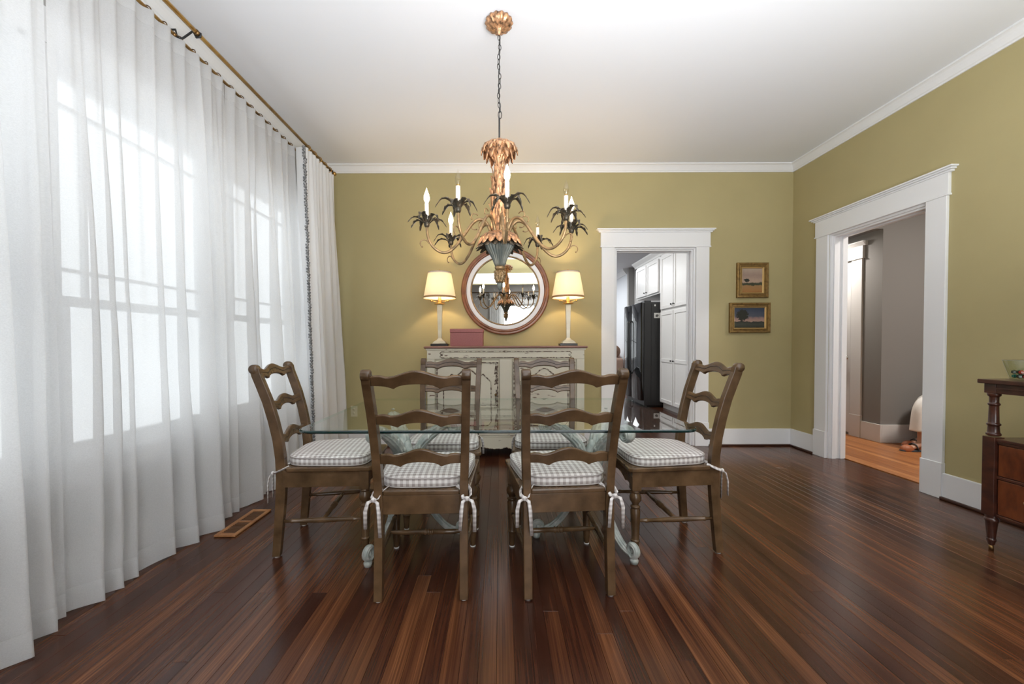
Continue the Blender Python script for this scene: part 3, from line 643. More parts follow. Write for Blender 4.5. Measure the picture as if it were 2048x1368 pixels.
# seated person
def skin_body(name, joints, edges, mt, parent, sub=2, root=0):
    me = bpy.data.meshes.new(name); me.from_pydata([j[0] for j in joints], edges, []); o = link(name, me, parent)
    sk = o.modifiers.new('skin', 'SKIN'); sk.use_smooth_shade = True
    for i, j in enumerate(joints):
        v = me.skin_vertices[0].data[i]; r = j[1]; v.radius = r if isinstance(r, tuple) else (r, r)
        v.use_root = (i == root)
    s = o.modifiers.new('sub', 'SUBSURF'); s.levels = sub; s.render_levels = sub
    me.materials.append(mt); return o
M['skin'] = mat('skin', (0.46, 0.26, 0.18), 0.6); M['whitecloth'] = mat('white_trouser_cloth', (0.78, 0.77, 0.75), 0.9, col2=(0.70, 0.69, 0.67), scale=(20, 20, 8), bump=0.5, bscale=(18, 18, 9))
M['bluecloth'] = mat('grey_blue_shirt_cloth', (0.20, 0.25, 0.30), 0.9); M['hair'] = mat('brown_hair', (0.06, 0.035, 0.02), 0.7)
M['shoe_tan'] = mat('rust_shoe_leather', (0.36, 0.12, 0.05), 0.5); M['shoe_blue'] = mat('slate_shoe_strap', (0.06, 0.08, 0.10), 0.5)
ps = thing('person', 'person in loose white trousers and rust slip-on shoes sitting on the hall stairs', 'person', (0, 0, 0))
PX = 4.90
J = [((PX, 4.15, .50), .10), ((PX, 4.15, .68), (.125, .10)), ((PX - .01, 4.15, .86), (.15, .105)), ((PX - .02, 4.15, .98), (.10, .08)), ((PX - .03, 4.15, 1.05), .055), ((PX - .06, 4.15, 1.16), (.082, .095)), ((PX - .05, 4.15, 1.25), (.07, .085)),
     ((PX - .06, 4.06, .50), .070), ((4.34, 4.085, .48), .045), ((4.335, 4.085, .30), .045), ((4.325, 4.085, .08), .036), ((4.25, 4.08, .045), (.036, .028)), ((4.19, 4.08, .032), (.034, .020)),
     ((PX - .06, 4.24, .50), .070), ((4.52, 4.26, .48), .045), ((4.53, 4.26, .32), .045), ((4.52, 4.26, .08), .036), ((4.44, 4.26, .045), (.036, .028)), ((4.38, 4.26, .032), (.034, .020)),
     ((PX - .02, 3.96, .95), .058), ((PX - .02, 3.90, .72), .045), ((PX - .20, 3.98, .58), .035), ((PX - .25, 4.00, .57), .028),
     ((PX - .02, 4.34, .95), .058), ((PX - .02, 4.37, .72), .045), ((PX - .20, 4.30, .60), .035), ((PX - .25, 4.28, .60), .028)]
E = [(0, 1), (1, 2), (2, 3), (3, 4), (4, 5), (5, 6), (0, 7), (7, 8), (8, 9), (9, 10), (10, 11), (11, 12), (0, 13), (13, 14), (14, 15), (15, 16), (16, 17), (17, 18), (3, 19), (19, 20), (20, 21), (21, 22), (3, 23), (23, 24), (24, 25), (25, 26)]
body = skin_body('body', J, E, M['skin'], ps)
for (ex, ey) in ((PX - .143, 4.118), (PX - .143, 4.182)):
    b = MB(); b.ball((ex + .004, ey, 1.185), .009, 10); b.build('eye', M['hair'], body)
b = MB(); b.prism([(PX - .142, 1.185), (PX - .172, 1.148), (PX - .135, 1.140)], 'y', 4.138, 4.162); b.build('nose', M['skin'], body, bevel=.006)
b = MB(); b.tube([(PX - .137, 4.125, 1.115), (PX - .147, 4.15, 1.112), (PX - .137, 4.175, 1.115)], .007, 6); b.build('mouth', M['shoe_tan'], body)
for s in (-1, 1):
    b = MB(); b.ball((PX - .05, 4.15 + s * .088, 1.17), .026, 10, (.7, .35, 1)); b.build('ear', M['skin'], body)
for (bx_, by_) in ((PX - .25, 4.00), (PX - .25, 4.28)):
    for k, (dy, l) in enumerate(((-.030, .062), (-.010, .075), (.010, .070), (.028, .055))):
        b = MB(); z0 = .585 if by_ > 4.1 else .565
        b.tube([(bx_ + .01, by_ + dy * .8, z0), (bx_ - l * .5, by_ + dy, z0 + .006), (bx_ - l, by_ + dy, z0 - .018)], [.010, .009, .007], 7); b.build('finger', M['skin'], body)
    b = MB(); b.tube([(bx_ + .03, by_ + .025, z0), (bx_, by_ + .05, z0), (bx_ - .03, by_ + .055, z0 - .01)], [.011, .010, .008], 7); b.build('thumb', M['skin'], body)
skin_body('trousers', [((PX, 4.15, .47), (.13, .155)), ((PX, 4.15, .55), (.125, .15)), ((PX, 4.15, .63), (.12, .14))], [(0, 1), (1, 2)], M['whitecloth'], ps)
for (lx, ly) in ((0, 4.085), (.195, 4.26)):
    pth = smooth([(PX + .02, 4.15 + (ly - 4.15) * .7, .50), (4.66 + lx * .5, ly, .515), (4.43 + lx, ly, .508), (4.355 + lx, ly, .485), (4.325 + lx, ly, .42), (4.320 + lx, ly, .32), (4.318 + lx, ly, .205)], 5)
    b = MB(); b.tube(pth, [.112 - .045 * min(1, i / 12) + .024 * max(0, (i - 14) / 16) for i in range(len(pth))], 24, flute=(7, .03))
    b.build('trouser_leg', M['whitecloth'], ps)
S_ = [((PX, 4.15, .60), (.155, .13)), ((PX, 4.15, .78), (.16, .125)), ((PX - .01, 4.15, .93), (.15, .11)), ((PX - .02, 4.15, 1.00), (.09, .08)), ((PX - .02, 3.98, .95), .078), ((PX - .02, 3.92, .80), .068), ((PX - .02, 4.32, .95), .078), ((PX - .02, 4.36, .80), .068)]
skin_body('shirt', S_, [(0, 1), (1, 2), (2, 3), (2, 4), (4, 5), (2, 6), (6, 7)], M['bluecloth'], ps)
b = MB(); b.ball((PX - .035, 4.15, 1.21), .115, 16, (.98, .86, 1.0)); hb = b.build('hair', M['hair'], ps); hb.location = (.015, 0, .02)
for (sx, sy) in ((4.325, 4.085), (4.52, 4.26)):
    b = MB(); out = []
    for k in range(20):
        a = 2 * pi * k / 20; out.append((sx - .085 + .135 * cos(a), sy + (.047 - .008 * cos(a)) * sin(a)))
    b.prism(out, 'z', .0, .016); sh = b.build('shoe_sole', M['shoe_blue'], ps, bevel=.003)
    b = MB(); b.ball((sx - .150, sy, .018), .05, 14, (1.3, .94, .95)); b.ball((sx + .0, sy, .018), .045, 14, (1.2, .94, 1.2)); b.build('shoe_upper', M['shoe_tan'], ps)
    b = MB(); b.tube([(sx - .075, sy - .046, .02), (sx - .085, sy - .03, .068), (sx - .09, sy, .080), (sx - .085, sy + .03, .068), (sx - .075, sy + .046, .02)], .016, 6, .3); b.build('shoe_strap', M['shoe_blue'], ps)

# ------------------------------------------------------------------ curtains
XB, XF, RZ = -1.80, -1.675, 2.835
def rod(name, x, z, r, y0, y1, label, elbow=False):
    t = thing(name, label, 'curtain rod')
    b = MB(); b.lathe([(0, r), (y1 - y0, r)], 14, (x, y0, z), (0, 1, 0)); b.build('pole', M['brass'], t)
    b = MB(); b.lathe([(0, r), (.004, r * 1.5), (.016, r * 1.9), (.030, r * 1.6), (.036, r * 1.0)], 14, (x, y1, z), (0, 1, 0)); b.build('finial', M['brass'], t)
    b = MB(); b.lathe([(0, r * 1.25), (.03, r * 1.25)], 14, (x, 2.24, z), (0, 1, 0)); b.build('coupler', M['brass_dark'], t)
    return t
rod('curtain_rod', XF, RZ + .005, .0115, -.45, 4.07, 'brass front curtain pole running along the left wall')
rod('curtain_rod', XB, RZ - .005, .009, -.45, 4.03, 'thinner brass rear curtain pole carrying the sheer panels')
for (y, lb) in ((2.26, 'dark metal curtain bracket at the middle of the left wall'), (0.3, 'dark metal curtain bracket above the near end of the left windows'), (4.02, 'dark metal curtain bracket beside the lined end drape')):
    t = thing('curtain_bracket', lb, 'bracket', (0, y, 0))
    b = MB(); b.box((XL, -.012, RZ - .02), (XL + .006, .012, RZ + .055)); b.build('wall_plate', M['iron'], t)
    b = MB(); b.tube([(XL, 0, RZ + .03), (XB, 0, RZ + .03), (XB + .01, 0, RZ - .018), (XB + .04, 0, RZ - .018), (XF - .03, 0, RZ + .02), (XF - .01, 0, RZ - .014), (XF + .012, 0, RZ - .012), (XF + .014, 0, RZ + .01)], .0055, 6); b.build('arm', M['iron'], t)

def ring_mesh(R, r, n=16, k=6):
    b = MB(); vs = []
    for i in range(n):
        a = 2 * pi * i / n
        for j in range(k):
            c = 2 * pi * j / k; rr = R + r * cos(c); vs.append((rr * cos(a), r * sin(c), rr * sin(a)))
    b.add(vs, [(i * k + j, ((i + 1) % n) * k + j, ((i + 1) % n) * k + (j + 1) % k, i * k + (j + 1) % k) for i in range(n) for j in range(k)], True); return b
def fold_fn(seed, y0, y1, pitch, x0, top, amp_top, amp_bot, flare, droop=0.0):
    """folds of a hanging cloth: narrow pinch pleats at the top that open into leaning folds below"""
    r = random.Random(seed); n = max(3, int(round((y1 - y0) / pitch)))
    cs = [y0 + (i + .5) * (y1 - y0) / n for i in range(n)]
    # ridges lower down: boundaries wander away from the pleats, some folds merge
    bd = [y0]
    while bd[-1] < y1: bd.append(bd[-1] + pitch * r.choice([.8, 1.0, 1.25, 1.6, 1.9]))
    am = [r.uniform(.55, 1.15) for _ in bd]; ph = r.uniform(0, 6)
    import bisect
    def fn(y, z):
        t = 1 - z / top; q = min(1, t * 1.25); q2 = q ** .6
        s = 0
        for c in cs:
            u = (y - c) / (pitch * .5)
            if abs(u) < 1: s = max(s, cos(pi * u / 2) ** 4)
        yy = y + .012 * sin(z * 1.7 + ph + y * 5) * q
        k = min(len(bd) - 2, max(0, bisect.bisect_right(bd, yy) - 1)); f = (yy - bd[k]) / (bd[k + 1] - bd[k]); f = min(1, max(0, f))
        w = .80
        g = (f / w) ** 1.25 if f < w else .5 + .5 * cos(pi * (f - w) / (1 - w))
        wide = min(1.25, (bd[k + 1] - bd[k]) / pitch / 1.25)
        wob = .010 * q * sin(y * 7 + ph + z * .9)
        return x0 + amp_top * s * (1 - q2) + amp_bot * q2 * (g * am[k] * wide - .35) + flare * t + wob
    return fn, cs
def curtain(label, seed, y0, y1, group, pitch=.104):
    t = thing('sheer_curtain', label, 'curtain', (0, 0, 0), 0, group)
    top = RZ - .022
    fn, cs = fold_fn(seed, y0, y1, pitch, XB + .005, top, .032, .105, .050)
    ny = int((y1 - y0) / .008); nz = 40
    def surf(z0, z1, e=0):
        def f(u, v):
            z = z0 + (z1 - z0) * v; y = y0 + (y1 - y0) * u; t_ = 1 - z / top
            yy = y + .008 * sin(z * 2.3 + seed) * t_
            hz = .010 * sin(y * 14 + seed) if z < .2 else 0
            return (fn(y, z) + e, yy, max(.006, z + hz * (1 - z / .2)) if z < .2 else z)
        return f
    b = MB(); b.grid(surf(.105, top - .085), ny, nz); b.build('sheer_panel', M['sheer'], t)
    b = MB(); b.grid(surf(.008, .105, .001), ny, 5); b.build('hem', M['hem'], t)
    b = MB(); b.grid(surf(top - .085, top, .001), ny, 4); b.build('header_tape', M['hem'], t)
    rg = RM
    for c in cs:
        o = link('ring', rg, t, (XB, c, RZ - .012)); o.rotation_euler = (0, 0, random.uniform(-.5, .5))
    return t
RM = ring_mesh(.021, .0028).mesh('ring', M['brass_dark'])
curtain('white sheer curtain panel nearest the camera on the left', 11, -.42, 1.60, 'sheer curtains on the left wall')
curtain('white sheer curtain panel in the middle of the left wall, beside the floor register', 23, 1.615, 2.635, 'sheer curtains on the left wall')
curtain('white sheer curtain panel farthest back, next to the tasselled end drape', 37, 2.65, 3.53, 'sheer curtains on the left wall')
# lined drape with tassel trim
t = thing('tasselled_drape', 'lined white end drape with grey tassel trim in the far left corner', 'curtain')
top = RZ - .02
fn, cs = fold_fn(5, 3.45, 4.34, .095, XF - .012, top, .030, .060, .02)
def dr(u, v):
    z = .008 + (top - .008) * v; e = 1 - v; a = 3.49 + .08 * e; c = 4.05 + .23 * e; y = a + (c - a) * u; x = fn(3.48 + .80 * u, z)
    return (x, y, z)
b = MB(); b.grid(dr, 70, 50); b.build('panel', M['drape'], t)
b = MB(); b.grid(lambda u, v: (XF - .085 + .085 * u + .02 * (1 - v), 3.492 + .08 * (1 - v) - .006 * sin(pi * u), .008 + (top - .008) * v), 6, 30); b.build('return_edge', M['drape'], t)
tr = MB(); z = .03; k = 0
rt = random.Random(4)
while z < top - .02:
    xx = XF - .006 + .02 * (1 - z / top)
    tr.lathe([(0, .004), (.006, .013), (.014, .016), (.020, .007), (.026, .012), (.042, .016), (.046, .003)], 7, (xx + rt.uniform(-.004, .004), 3.480 + .08 * (1 - z / top) + rt.uniform(-.003, .003), z - .01))
    z += .052; k += 1
tr.tube([(XF - .004 + .02 * (1 - q / 30), 3.484 + .08 * (1 - q / 30), .01 + (top - .02) * q / 30) for q in range(31)], .006, 6)
tr.build('tassel_trim', M['greytassel'], t, kind='stuff')
for i in range(5):
    o = link('ring', ring_mesh(.024, .003).mesh('ring', M['brass']), t, (XF, 3.53 + i * .11, RZ - .006)); o.rotation_euler = (0, 0, .2)
# rear window drapes (seen in the mirror)
for (yx, lb) in ((-.75, 'grey-white drape left of the rear windows, seen in the mirror'), (.70, 'grey-white drape between the rear windows, seen in the mirror'), (2.14, 'grey-white drape right of the rear windows, seen in the mirror')):
    b = MB(); b.grid(lambda u, v: (yx + u * .36, YF + .09 + .03 * sin(u * 38), .01 + 2.6 * v), 50, 4); o = b.build('rear_drape', M['drape']); o['label'] = lb; o['category'] = 'curtain'; o['group'] = 'rear wall drapes'
b = MB(); b.lathe([(0, .012), (4.0, .012)], 10, (-1.75, YF + .09, 2.62), (1, 0, 0)); o = b.build('rear_rod', M['brass_dark']); o['label'] = 'dark curtain rod above the rear windows, seen in the mirror'; o['category'] = 'curtain rod'

# ------------------------------------------------------------------ dining chairs
def slat_shape(hw, n=36):
    """top and bottom outline of a scalloped ladder slat, relative to its centre height"""
    pts = []
    for i in range(n + 1):
        x = -hw + 2 * hw * i / n; t = abs(x) / hw
        top = .025 + (.030 * (.5 + .5 * cos(pi * min(t / .66, 1))) if t < .66 else .006 * sin(pi * (t - .66) / .34))
        bot = -.027 + (.024 * sqrt(max(0, 1 - (t / .48) ** 2)) if t < .48 else .013 * sin(pi / 2 * min((t - .48) / .3, 1)))
        pts.append((x, top, bot))
    return pts
def slat(hw, bow, th=.018):
    b = MB(); P = slat_shape(hw); n = len(P); vs = []
    for (x, tp, bt) in P:
        y = -bow * (1 - (x / hw) ** 2)
        vs += [(x, y - th / 2, bt), (x, y + th / 2, bt), (x, y + th / 2, tp), (x, y - th / 2, tp)]
    fs = []
    for i in range(n - 1):
        a, c = 4 * i, 4 * (i + 1)
        for k in range(4): fs.append((a + k, a + (k + 1) % 4, c + (k + 1) % 4, c + k))
    fs += [(3, 2, 1, 0), (4 * n - 4, 4 * n - 3, 4 * n - 2, 4 * n - 1)]
    b.add(vs, fs); return b
def slat_line(hw, bow, th=.018):
    b = MB(); P = slat_shape(hw * .93)
    pts = [(x, -bow * (1 - (x / hw) ** 2) + th / 2 + .0002, (tp * .52 + bt * .48)) for (x, tp, bt) in P]
    b.tube(pts, .0020, 5); return b
POST = [(-.030, 0), (-.020, .12), (-.006, .30), (0, .42), (-.003, .52), (-.014, .62), (-.034, .72), (-.060, .82), (-.088, .90), (-.108, .955), (-.114, .985)]
def post_y(h):
    for (a, b_) in zip(POST, POST[1:]):
        if a[1] <= h <= b_[1]: return a[0] + (b_[0] - a[0]) * (h - a[1]) / (b_[1] - a[1])
    return POST[-1][0]
def post_x(h): return .184 + (.020 * max(0, (h - .45) / .55))
def make_chair():
    root = thing('dining_chair', '', 'chair', group='ladder-back chairs around the glass table')
    W_ = M['chair']
    for s in (-1, 1):
        b = MB(); vs = []
        for i, (y, h) in enumerate(POST):
            p0 = POST[max(i - 1, 0)]; p1 = POST[min(i + 1, len(POST) - 1)]
            tx, tz = p1[0] - p0[0], p1[1] - p0[1]; l = math.hypot(tx, tz); nx, nz = tz / l, -tx / l
            dp = (.019 + .006 * min(1, h / .4)) if h < .5 else .024 - .004 * (h - .5); x = s * post_x(h); hwid = .018
            for (ax, d) in ((-hwid, -dp), (hwid, -dp), (hwid, dp), (-hwid, dp)):
                vs.append((x + ax, y + nx * d, h + nz * d if h > 0 else .006))
        n = len(POST)
        b.add(vs, [(4 * i + k, 4 * i + (k + 1) % 4, 4 * i + 4 + (k + 1) % 4, 4 * i + 4 + k) for i in range(n - 1) for k in range(4)] + [(3, 2, 1, 0), (4 * n - 4, 4 * n - 3, 4 * n - 2, 4 * n - 1)])
        xx = s * post_x(.98); b.lathe([(-.018, .022), (-.0165, .0245), (.0165, .0245), (.018, .022)], 20, (xx, -.120, .984), (1, 0, 0))
        leg = b.build('rear_post', W_, root, bevel=.004)
        g = MB(); g.lathe([(0, .013), (.007, .013)], 12, (s * .184, -.030, 0)); g.build('glide', M['glide'], leg)
        # turned front leg
        b = MB(); fx, fy = s * .208, .425
        b.box((fx - .024, fy - .024, .352), (fx + .024, fy + .024, .455))
        b.lathe([(.006, .013), (.070, .019), (.082, .0195), (.085, .023), (.092, .023), (.095, .019), (.20, .024), (.245, .0255), (.258, .020), (.262, .025), (.270, .025), (.274, .016), (.284, .018), (.296, .027), (.312, .0305), (.328, .027), (.338, .019), (.341, .024), (.348, .024), (.352, .019)], 18, (fx, fy, 0))
        leg = b.build('front_leg', W_, root, bevel=.002)
        g = MB(); g.lathe([(0, .014), (.007, .014)], 12, (fx, fy, 0)); g.build('glide', M['glide'], leg)
        # side stretcher
        b = MB(); p0 = Vector((s * .184, -.010, .185)); p1 = Vector((s * .208, fy, .190)); d = p1 - p0; L = d.length
        b.lathe([(0, .008), (.05, .009), (.056, .0125), (.062, .0125), (.066, .010), (L * .5, .0145), (L - .066, .010), (L - .062, .0125), (L - .056, .0125), (L - .05, .009), (L, .008)], 12, p0, d); b.build('side_stretcher', W_, root)
        # side apron
        b = MB(); b.tube([(s * .196, .015, .413), (s * .214, .41, .413)], [.058, .058], 4, .17, up=(0, 0, 1)); 
        b = MB(); b.add([(s * .186, .01, .368), (s * .204, .01, .368), (s * .224, .41, .368), (s * .206, .41, .368), (s * .186, .01, .452), (s * .204, .01, .452), (s * .224, .41, .452), (s * .206, .41, .452)],
                        [(0, 3, 2, 1), (4, 5, 6, 7), (0, 1, 5, 4), (1, 2, 6, 5), (2, 3, 7, 6), (3, 0, 4, 7)]); b.build('side_apron', W_, root, bevel=.002)
    b = MB(); p0 = Vector((-.195, .205, .188)); L = .39
    b.lathe([(0, .008), (.08, .012), (L / 2 - .022, .012), (L / 2 - .020, .0155), (L / 2 - .014, .0155), (L / 2 - .012, .012), (L / 2 - .004, .012), (L / 2 - .003, .0155), (L / 2 + .003, .0155), (L / 2 + .004, .012), (L / 2 + .012, .012), (L / 2 + .014, .0155), (L / 2 + .020, .0155), (L / 2 + .022, .012), (L - .08, .012), (L, .008)], 12, p0, (1, 0, 0))
    b.build('cross_stretcher', W_, root)
    b = MB(); b.box((-.168, -.012, .368), (.168, .008, .452)); b.build('rear_apron', W_, root, bevel=.002)
    # scalloped front apron
    n = 24; pts = []
    for i in range(n + 1):
        x = -.185 + .37 * i / n; t = abs(x) / .185; pts.append((x, .368 + .026 * (cos(pi / 2 * t / .6) if t < .6 else 0) + (.010 * sin(pi * (t - .6) / .4) if t > .6 else 0)))
    b = MB(); b.prism(pts + [(.185, .452), (-.185, .452)], 'y', .425, .443); b.build('front_apron', W_, root)
    # seat board
    b = MB(); b.prism([(-.166, -.014), (.166, -.014), (.166, .02), (.214, .03), (.243, .452), (.228, .468), (-.228, .468), (-.243, .452), (-.214, .03), (-.166, .02)], 'z', .450, .473); b.build('seat', W_, root, bevel=.006, seg=3)
    for h in (.955, .785, .605):
        hw = post_x(h) - .014; y = post_y(h)
        sl = slat(hw, .010); o = sl.build('slat', W_, root, bevel=.004); o.location = (0, y + .004, h); o.rotation_euler = (radians(8 if h < .7 else 16 if h < .9 else 20), 0, 0)
        ln = slat_line(hw, .010).build('carved_line', M['chair_dark'], o)
    return root
def make_cushion():
    root = thing('seat_cushion', '', 'cushion', group='gingham seat cushions')
    n = 64; out = []
    for i in range(n):
        a = 2 * pi * i / n; ca, sa = cos(a), sin(a); e = 2 / 5.0
        x = abs(ca) ** e * (1 if ca >= 0 else -1); y = abs(sa) ** e * (1 if sa >= 0 else -1)
        out.append((x * (.211 + .026 * y), .012 + .215 + y * .215))
    cx, cy = 0, .227
    b = MB(); rings = []
    for (s, z) in ((.2, .0), (.9, .0), (.985, .002), (1.0, .010), (1.004, .022), (1.0, .036), (.985, .044), (.93, .050), (.8, .054), (.55, .057), (.28, .058)):
        rings.append([(cx + (p[0] - cx) * s, cy + (p[1] - cy) * s, z + (.0012 * sin(9 * q / n * 2 * pi) if .03 < z < .05 else 0)) for q, p in enumerate(out)])
    vs = [p for r_ in rings for p in r_]; m = len(rings)
    fs = [(i * n + k, i * n + (k + 1) % n, (i + 1) * n + (k + 1) % n, (i + 1) * n + k) for i in range(m - 1) for k in range(n)] + [tuple(range(n - 1, -1, -1)), tuple((m - 1) * n + k for k in range(n))]
    b.add(vs, fs, True); b.build('pad', M['gingham'], root)
    for z, s in ((.042, .998), (.004, .996)):
        b = MB(); pts = [(cx + (p[0] - cx) * s, cy + (p[1] - cy) * s, z) for p in out]; pts.append(pts[0]); b.tube(pts, .0028, 6, caps=False); b.build('piping', M['piping'], root)
    for s in (-1, 1):
        b = MB(); rt = random.Random(s + 5)
        b.tube([(s * .150, .030, .006), (s * .170, -.005, -.004), (s * .182, -.034, -.028), (s * .200, -.036, -.030)], .0085, 6, .3)
        b.tube([(s * .195, .040, .004), (s * .212, .010, -.010), (s * .214, -.02, -.022), (s * .200, -.036, -.030)], .0085, 6, .3)
        b.ball((s * .199, -.040, -.030), .011, 10, (1.15, .8, 1))
        b.tube([(s * .199, -.041, -.030), (s * .222, -.046, -.038), (s * .232, -.050, -.075), (s * .232, -.050, -.16 - .01 * s)], [.004, .008, .009, .008], 6, .3, up=(1, 0, 0))
        b.tube([(s * .199, -.041, -.030), (s * .182, -.047, -.040), (s * .176, -.050, -.080), (s * .170, -.052, -.175 + .012 * s)], [.004, .008, .009, .008], 6, .3, up=(1, 0, 0))
        b.build('tie', M['tie'], root)
    return root
CH = [((-.345, 1.745), 2, 'ladder-back wooden chair nearest the camera on the left, back to the viewer', 'gingham cushion on the nearest left chair'),
      ((.300, 1.765), 4, 'ladder-back wooden chair nearest the camera on the right, back to the viewer', 'gingham cushion on the nearest right chair'),
      ((-1.160, 2.262), -84, 'ladder-back wooden chair at the left end of the glass table by the curtains', 'gingham cushion on the chair by the curtains'),
      ((1.118, 2.285), 92, 'ladder-back wooden chair at the right end of the glass table', 'gingham cushion on the chair at the right table end'),
      ((-.355, 2.805), 180, 'ladder-back wooden chair on the far side of the table, left of the pair', 'gingham cushion on the far left chair in front of the sideboard'),
      ((.322, 2.835), 179, 'ladder-back wooden chair on the far side of the table, right of the pair', 'gingham cushion on the far right chair in front of the sideboard')]
ch0 = make_chair(); cu0 = make_cushion()
for i, ((x, y), a, lb, lc) in enumerate(CH):
    c = ch0 if i == 0 else copy_tree(ch0); c.location = (x, y, 0); c.rotation_euler = (0, 0, radians(a)); c['label'] = lb
    q = cu0 if i == 0 else copy_tree(cu0); q.location = (x, y, .4735); q.rotation_euler = (0, 0, radians(a)); q['label'] = lc

# ------------------------------------------------------------------ glass table on two carved tripods
tb = thing('dining_table', 'large clear glass dining table top on two pale carved tripod bases', 'table', (0, 0, 0))
GX0, GX1, GY0, GY1, GT = -.925, .905, 1.775, 2.835, .725
out = []; R_ = .075
for (cx, cy, a0) in ((GX1 - R_, GY1 - R_, 0), (GX0 + R_, GY1 - R_, 90), (GX0 + R_, GY0 + R_, 180), (GX1 - R_, GY0 + R_, 270)):
    for k in range(9):
        a = radians(a0 + k * 90 / 8); out.append((cx + R_ * cos(a), cy + R_ * sin(a)))
n = len(out); b = MB(); ins = [((p[0] - 0) * (1 - .004 / .9), GY0 + .53 + (p[1] - GY0 - .53) * (1 - .004 / .53)) for p in out]
vs = [(p[0], p[1], GT) for p in ins] + [(p[0], p[1], GT - .004) for p in out] + [(p[0], p[1], GT - .010) for p in out] + [(p[0], p[1], GT - .014) for p in ins]
b.add(vs, [tuple(range(n))]); b.mi[-1] = 0
k0 = 0
b2 = []
for r_ in range(3):
    for k in range(n): b.f.append((r_ * n + k, (r_ + 1) * n + k, (r_ + 1) * n + (k + 1) % n, r_ * n + (k + 1) % n)); b.mi.append(1); b.sm.append(False)
b.f.append(tuple(3 * n + k for k in range(n - 1, -1, -1))); b.mi.append(0); b.sm.append(False)
b.build('glass_top', [M['glass_top'], M['glass_edge']], tb)
def spiral(c, ax, r0, r1, turns, a0, n=22, sgn=1):
    """points of a volute in the vertical plane spanned by ax (horizontal unit) and z"""
    pts = []
    for i in range(n + 1):
        t = i / n; a = a0 + sgn * turns * 2 * pi * t; r = r0 + (r1 - r0) * t
        pts.append(Vector((c[0] + ax[0] * r * cos(a), c[1] + ax[1] * r * cos(a), c[2] + r * sin(a))))
    return pts
def pedestal(cx, cy, azs):
    m = M['tablebase']
    b = MB(); b.lathe([(.330, .004), (.345, .020), (.365, .034), (.385, .030), (.40, .018), (.43, .030), (.47, .040), (.51, .034), (.54, .022), (.56, .012)], 20, (cx, cy, 0), ripple=(8, .06)); b.build('centre_boss', m, tb)
    for az in azs:
        a = radians(az); ax = (cos(a), sin(a))
        P = lambda r, z: Vector((cx + ax[0] * r, cy + ax[1] * r, z))
        # upper arm: from the boss out and up to a volute under the glass
        path = smooth([P(.035, .40), P(.050, .47), P(.085, .545), P(.15, .61), P(.215, .655), P(.262, .672)])
        sp = spiral(P(.262, .640), ax, .032, .012, 1.1, pi / 2, sgn=-1)
        pts = path + sp[1:]; L = len(pts)
        rs = [.030 + .012 * sin(pi * min(1, i / len(path))) if i < len(path) else .030 - .014 * (i - len(path)) / len(sp) for i in range(L)]
        perp = (-ax[1], ax[0], 0)
        b = MB(); b.tube(pts, rs, 40, .62, up=perp, flute=(10, .14))
        for s in (-1, 1):                 # scalloped leaf edges
            for i in range(6, len(path), 5):
                c = path[i] + Vector(perp) * s * (rs[i]); b.ball(c, .009, 8, (1, 1, 1.7))
        b.ball(P(.262, .640), .015, 10); b.ball(P(.262, .705), .012, 8, (1, 1, .55))
        b.build('arm', m, tb)
        # lower leg: down and out to a scroll foot
        path = smooth([P(.030, .42), P(.055, .36), P(.085, .28), P(.125, .19), P(.18, .11), P(.245, .055), P(.300, .040)])
        sp = spiral(P(.305, .066), ax, .036, .010, 1.15, -pi / 2 - .2, sgn=1)
        pts = path + sp[1:]
        rs = [.028 - .010 * min(1, i / len(path)) if i < len(path) else .019 - .007 * (i - len(path)) / len(sp) for i in range(len(pts))]
        b = MB(); b.tube(pts, rs, 32, .75, up=perp, flute=(8, .12))
        b.tube([p + Vector((0, 0, .016)) for p in path[3:-3]], .007, 6)
        b.ball(P(.155, .165), .012, 8); b.ball(P(.310, .064), .014, 10); b.lathe([(0, .018), (.018, .022), (.030, .012)], 12, P(.318, 0))
        b.ball(P(.075, .33), .018, 8, (1, 1, 1.6)); b.build('leg', m, tb)
pedestal(-.53, 2.27, (-115, 0, 122)); pedestal(.525, 2.28, (-62, 180, 58))
b = MB(); b.lathe([(0, .010), (.008, .010)], 16, (.02, 2.3, GT + .0005)) if False else None

# ------------------------------------------------------------------ sideboard
sbx0, sbx1, sby0, sby1, sbh = -.705, .815, 3.86, 4.30, 1.09
sb = thing('sideboard', 'distressed cream antique sideboard with brown top against the back wall', 'sideboard')
b = MB(); b.box((sbx0 + .01, sby0 + .02, .17), (sbx1 - .01, sby1, 1.06)); b.build('carcass', M['cream'], sb)
b = MB(); rr = []
pts = [(sbx0 - .03, sby0 - .02), (sbx1 + .03, sby0 - .02), (sbx1 + .03, sby1 + .005), (sbx0 - .03, sby1 + .005)]
b.prism(pts, 'z', 1.068, sbh); b.build('top', M['sidetop'], sb, bevel=.010, seg=3)
b = MB(); b.prism([(sbx0 - .012, sby0 - .008), (sbx1 + .012, sby0 - .008), (sbx1 + .012, sby1), (sbx0 - .012, sby1)], 'z', 1.052, 1.068); b.build('cornice', M['cream'], sb, bevel=.004)
for (x0, x1) in ((sbx0, sbx0 + .075), (sbx1 - .075, sbx1), (-.005 - .0, .115)):
    b = MB(); b.box((x0, sby0, .17), (x1, sby0 + .03, .964)); b.build('stile', M['cream'], sb, bevel=.004)
for x0 in (sbx0, sbx1 - .075):
    b = MB(); b.prism([(x0, .19), (x0 + .075, .19), (x0 + .062, .10), (x0 + .050, .0), (x0 + .02, .0), (x0 + .012, .08)], 'y', sby0, sby0 + .07); b.build('foot', M['cream'], sb, bevel=.006)
    b = MB(); b.prism([(x0, .19), (x0 + .075, .19), (x0 + .06, 0), (x0 + .015, 0)], 'y', sby1 - .07, sby1); b.build('foot', M['cream'], sb, bevel=.006)
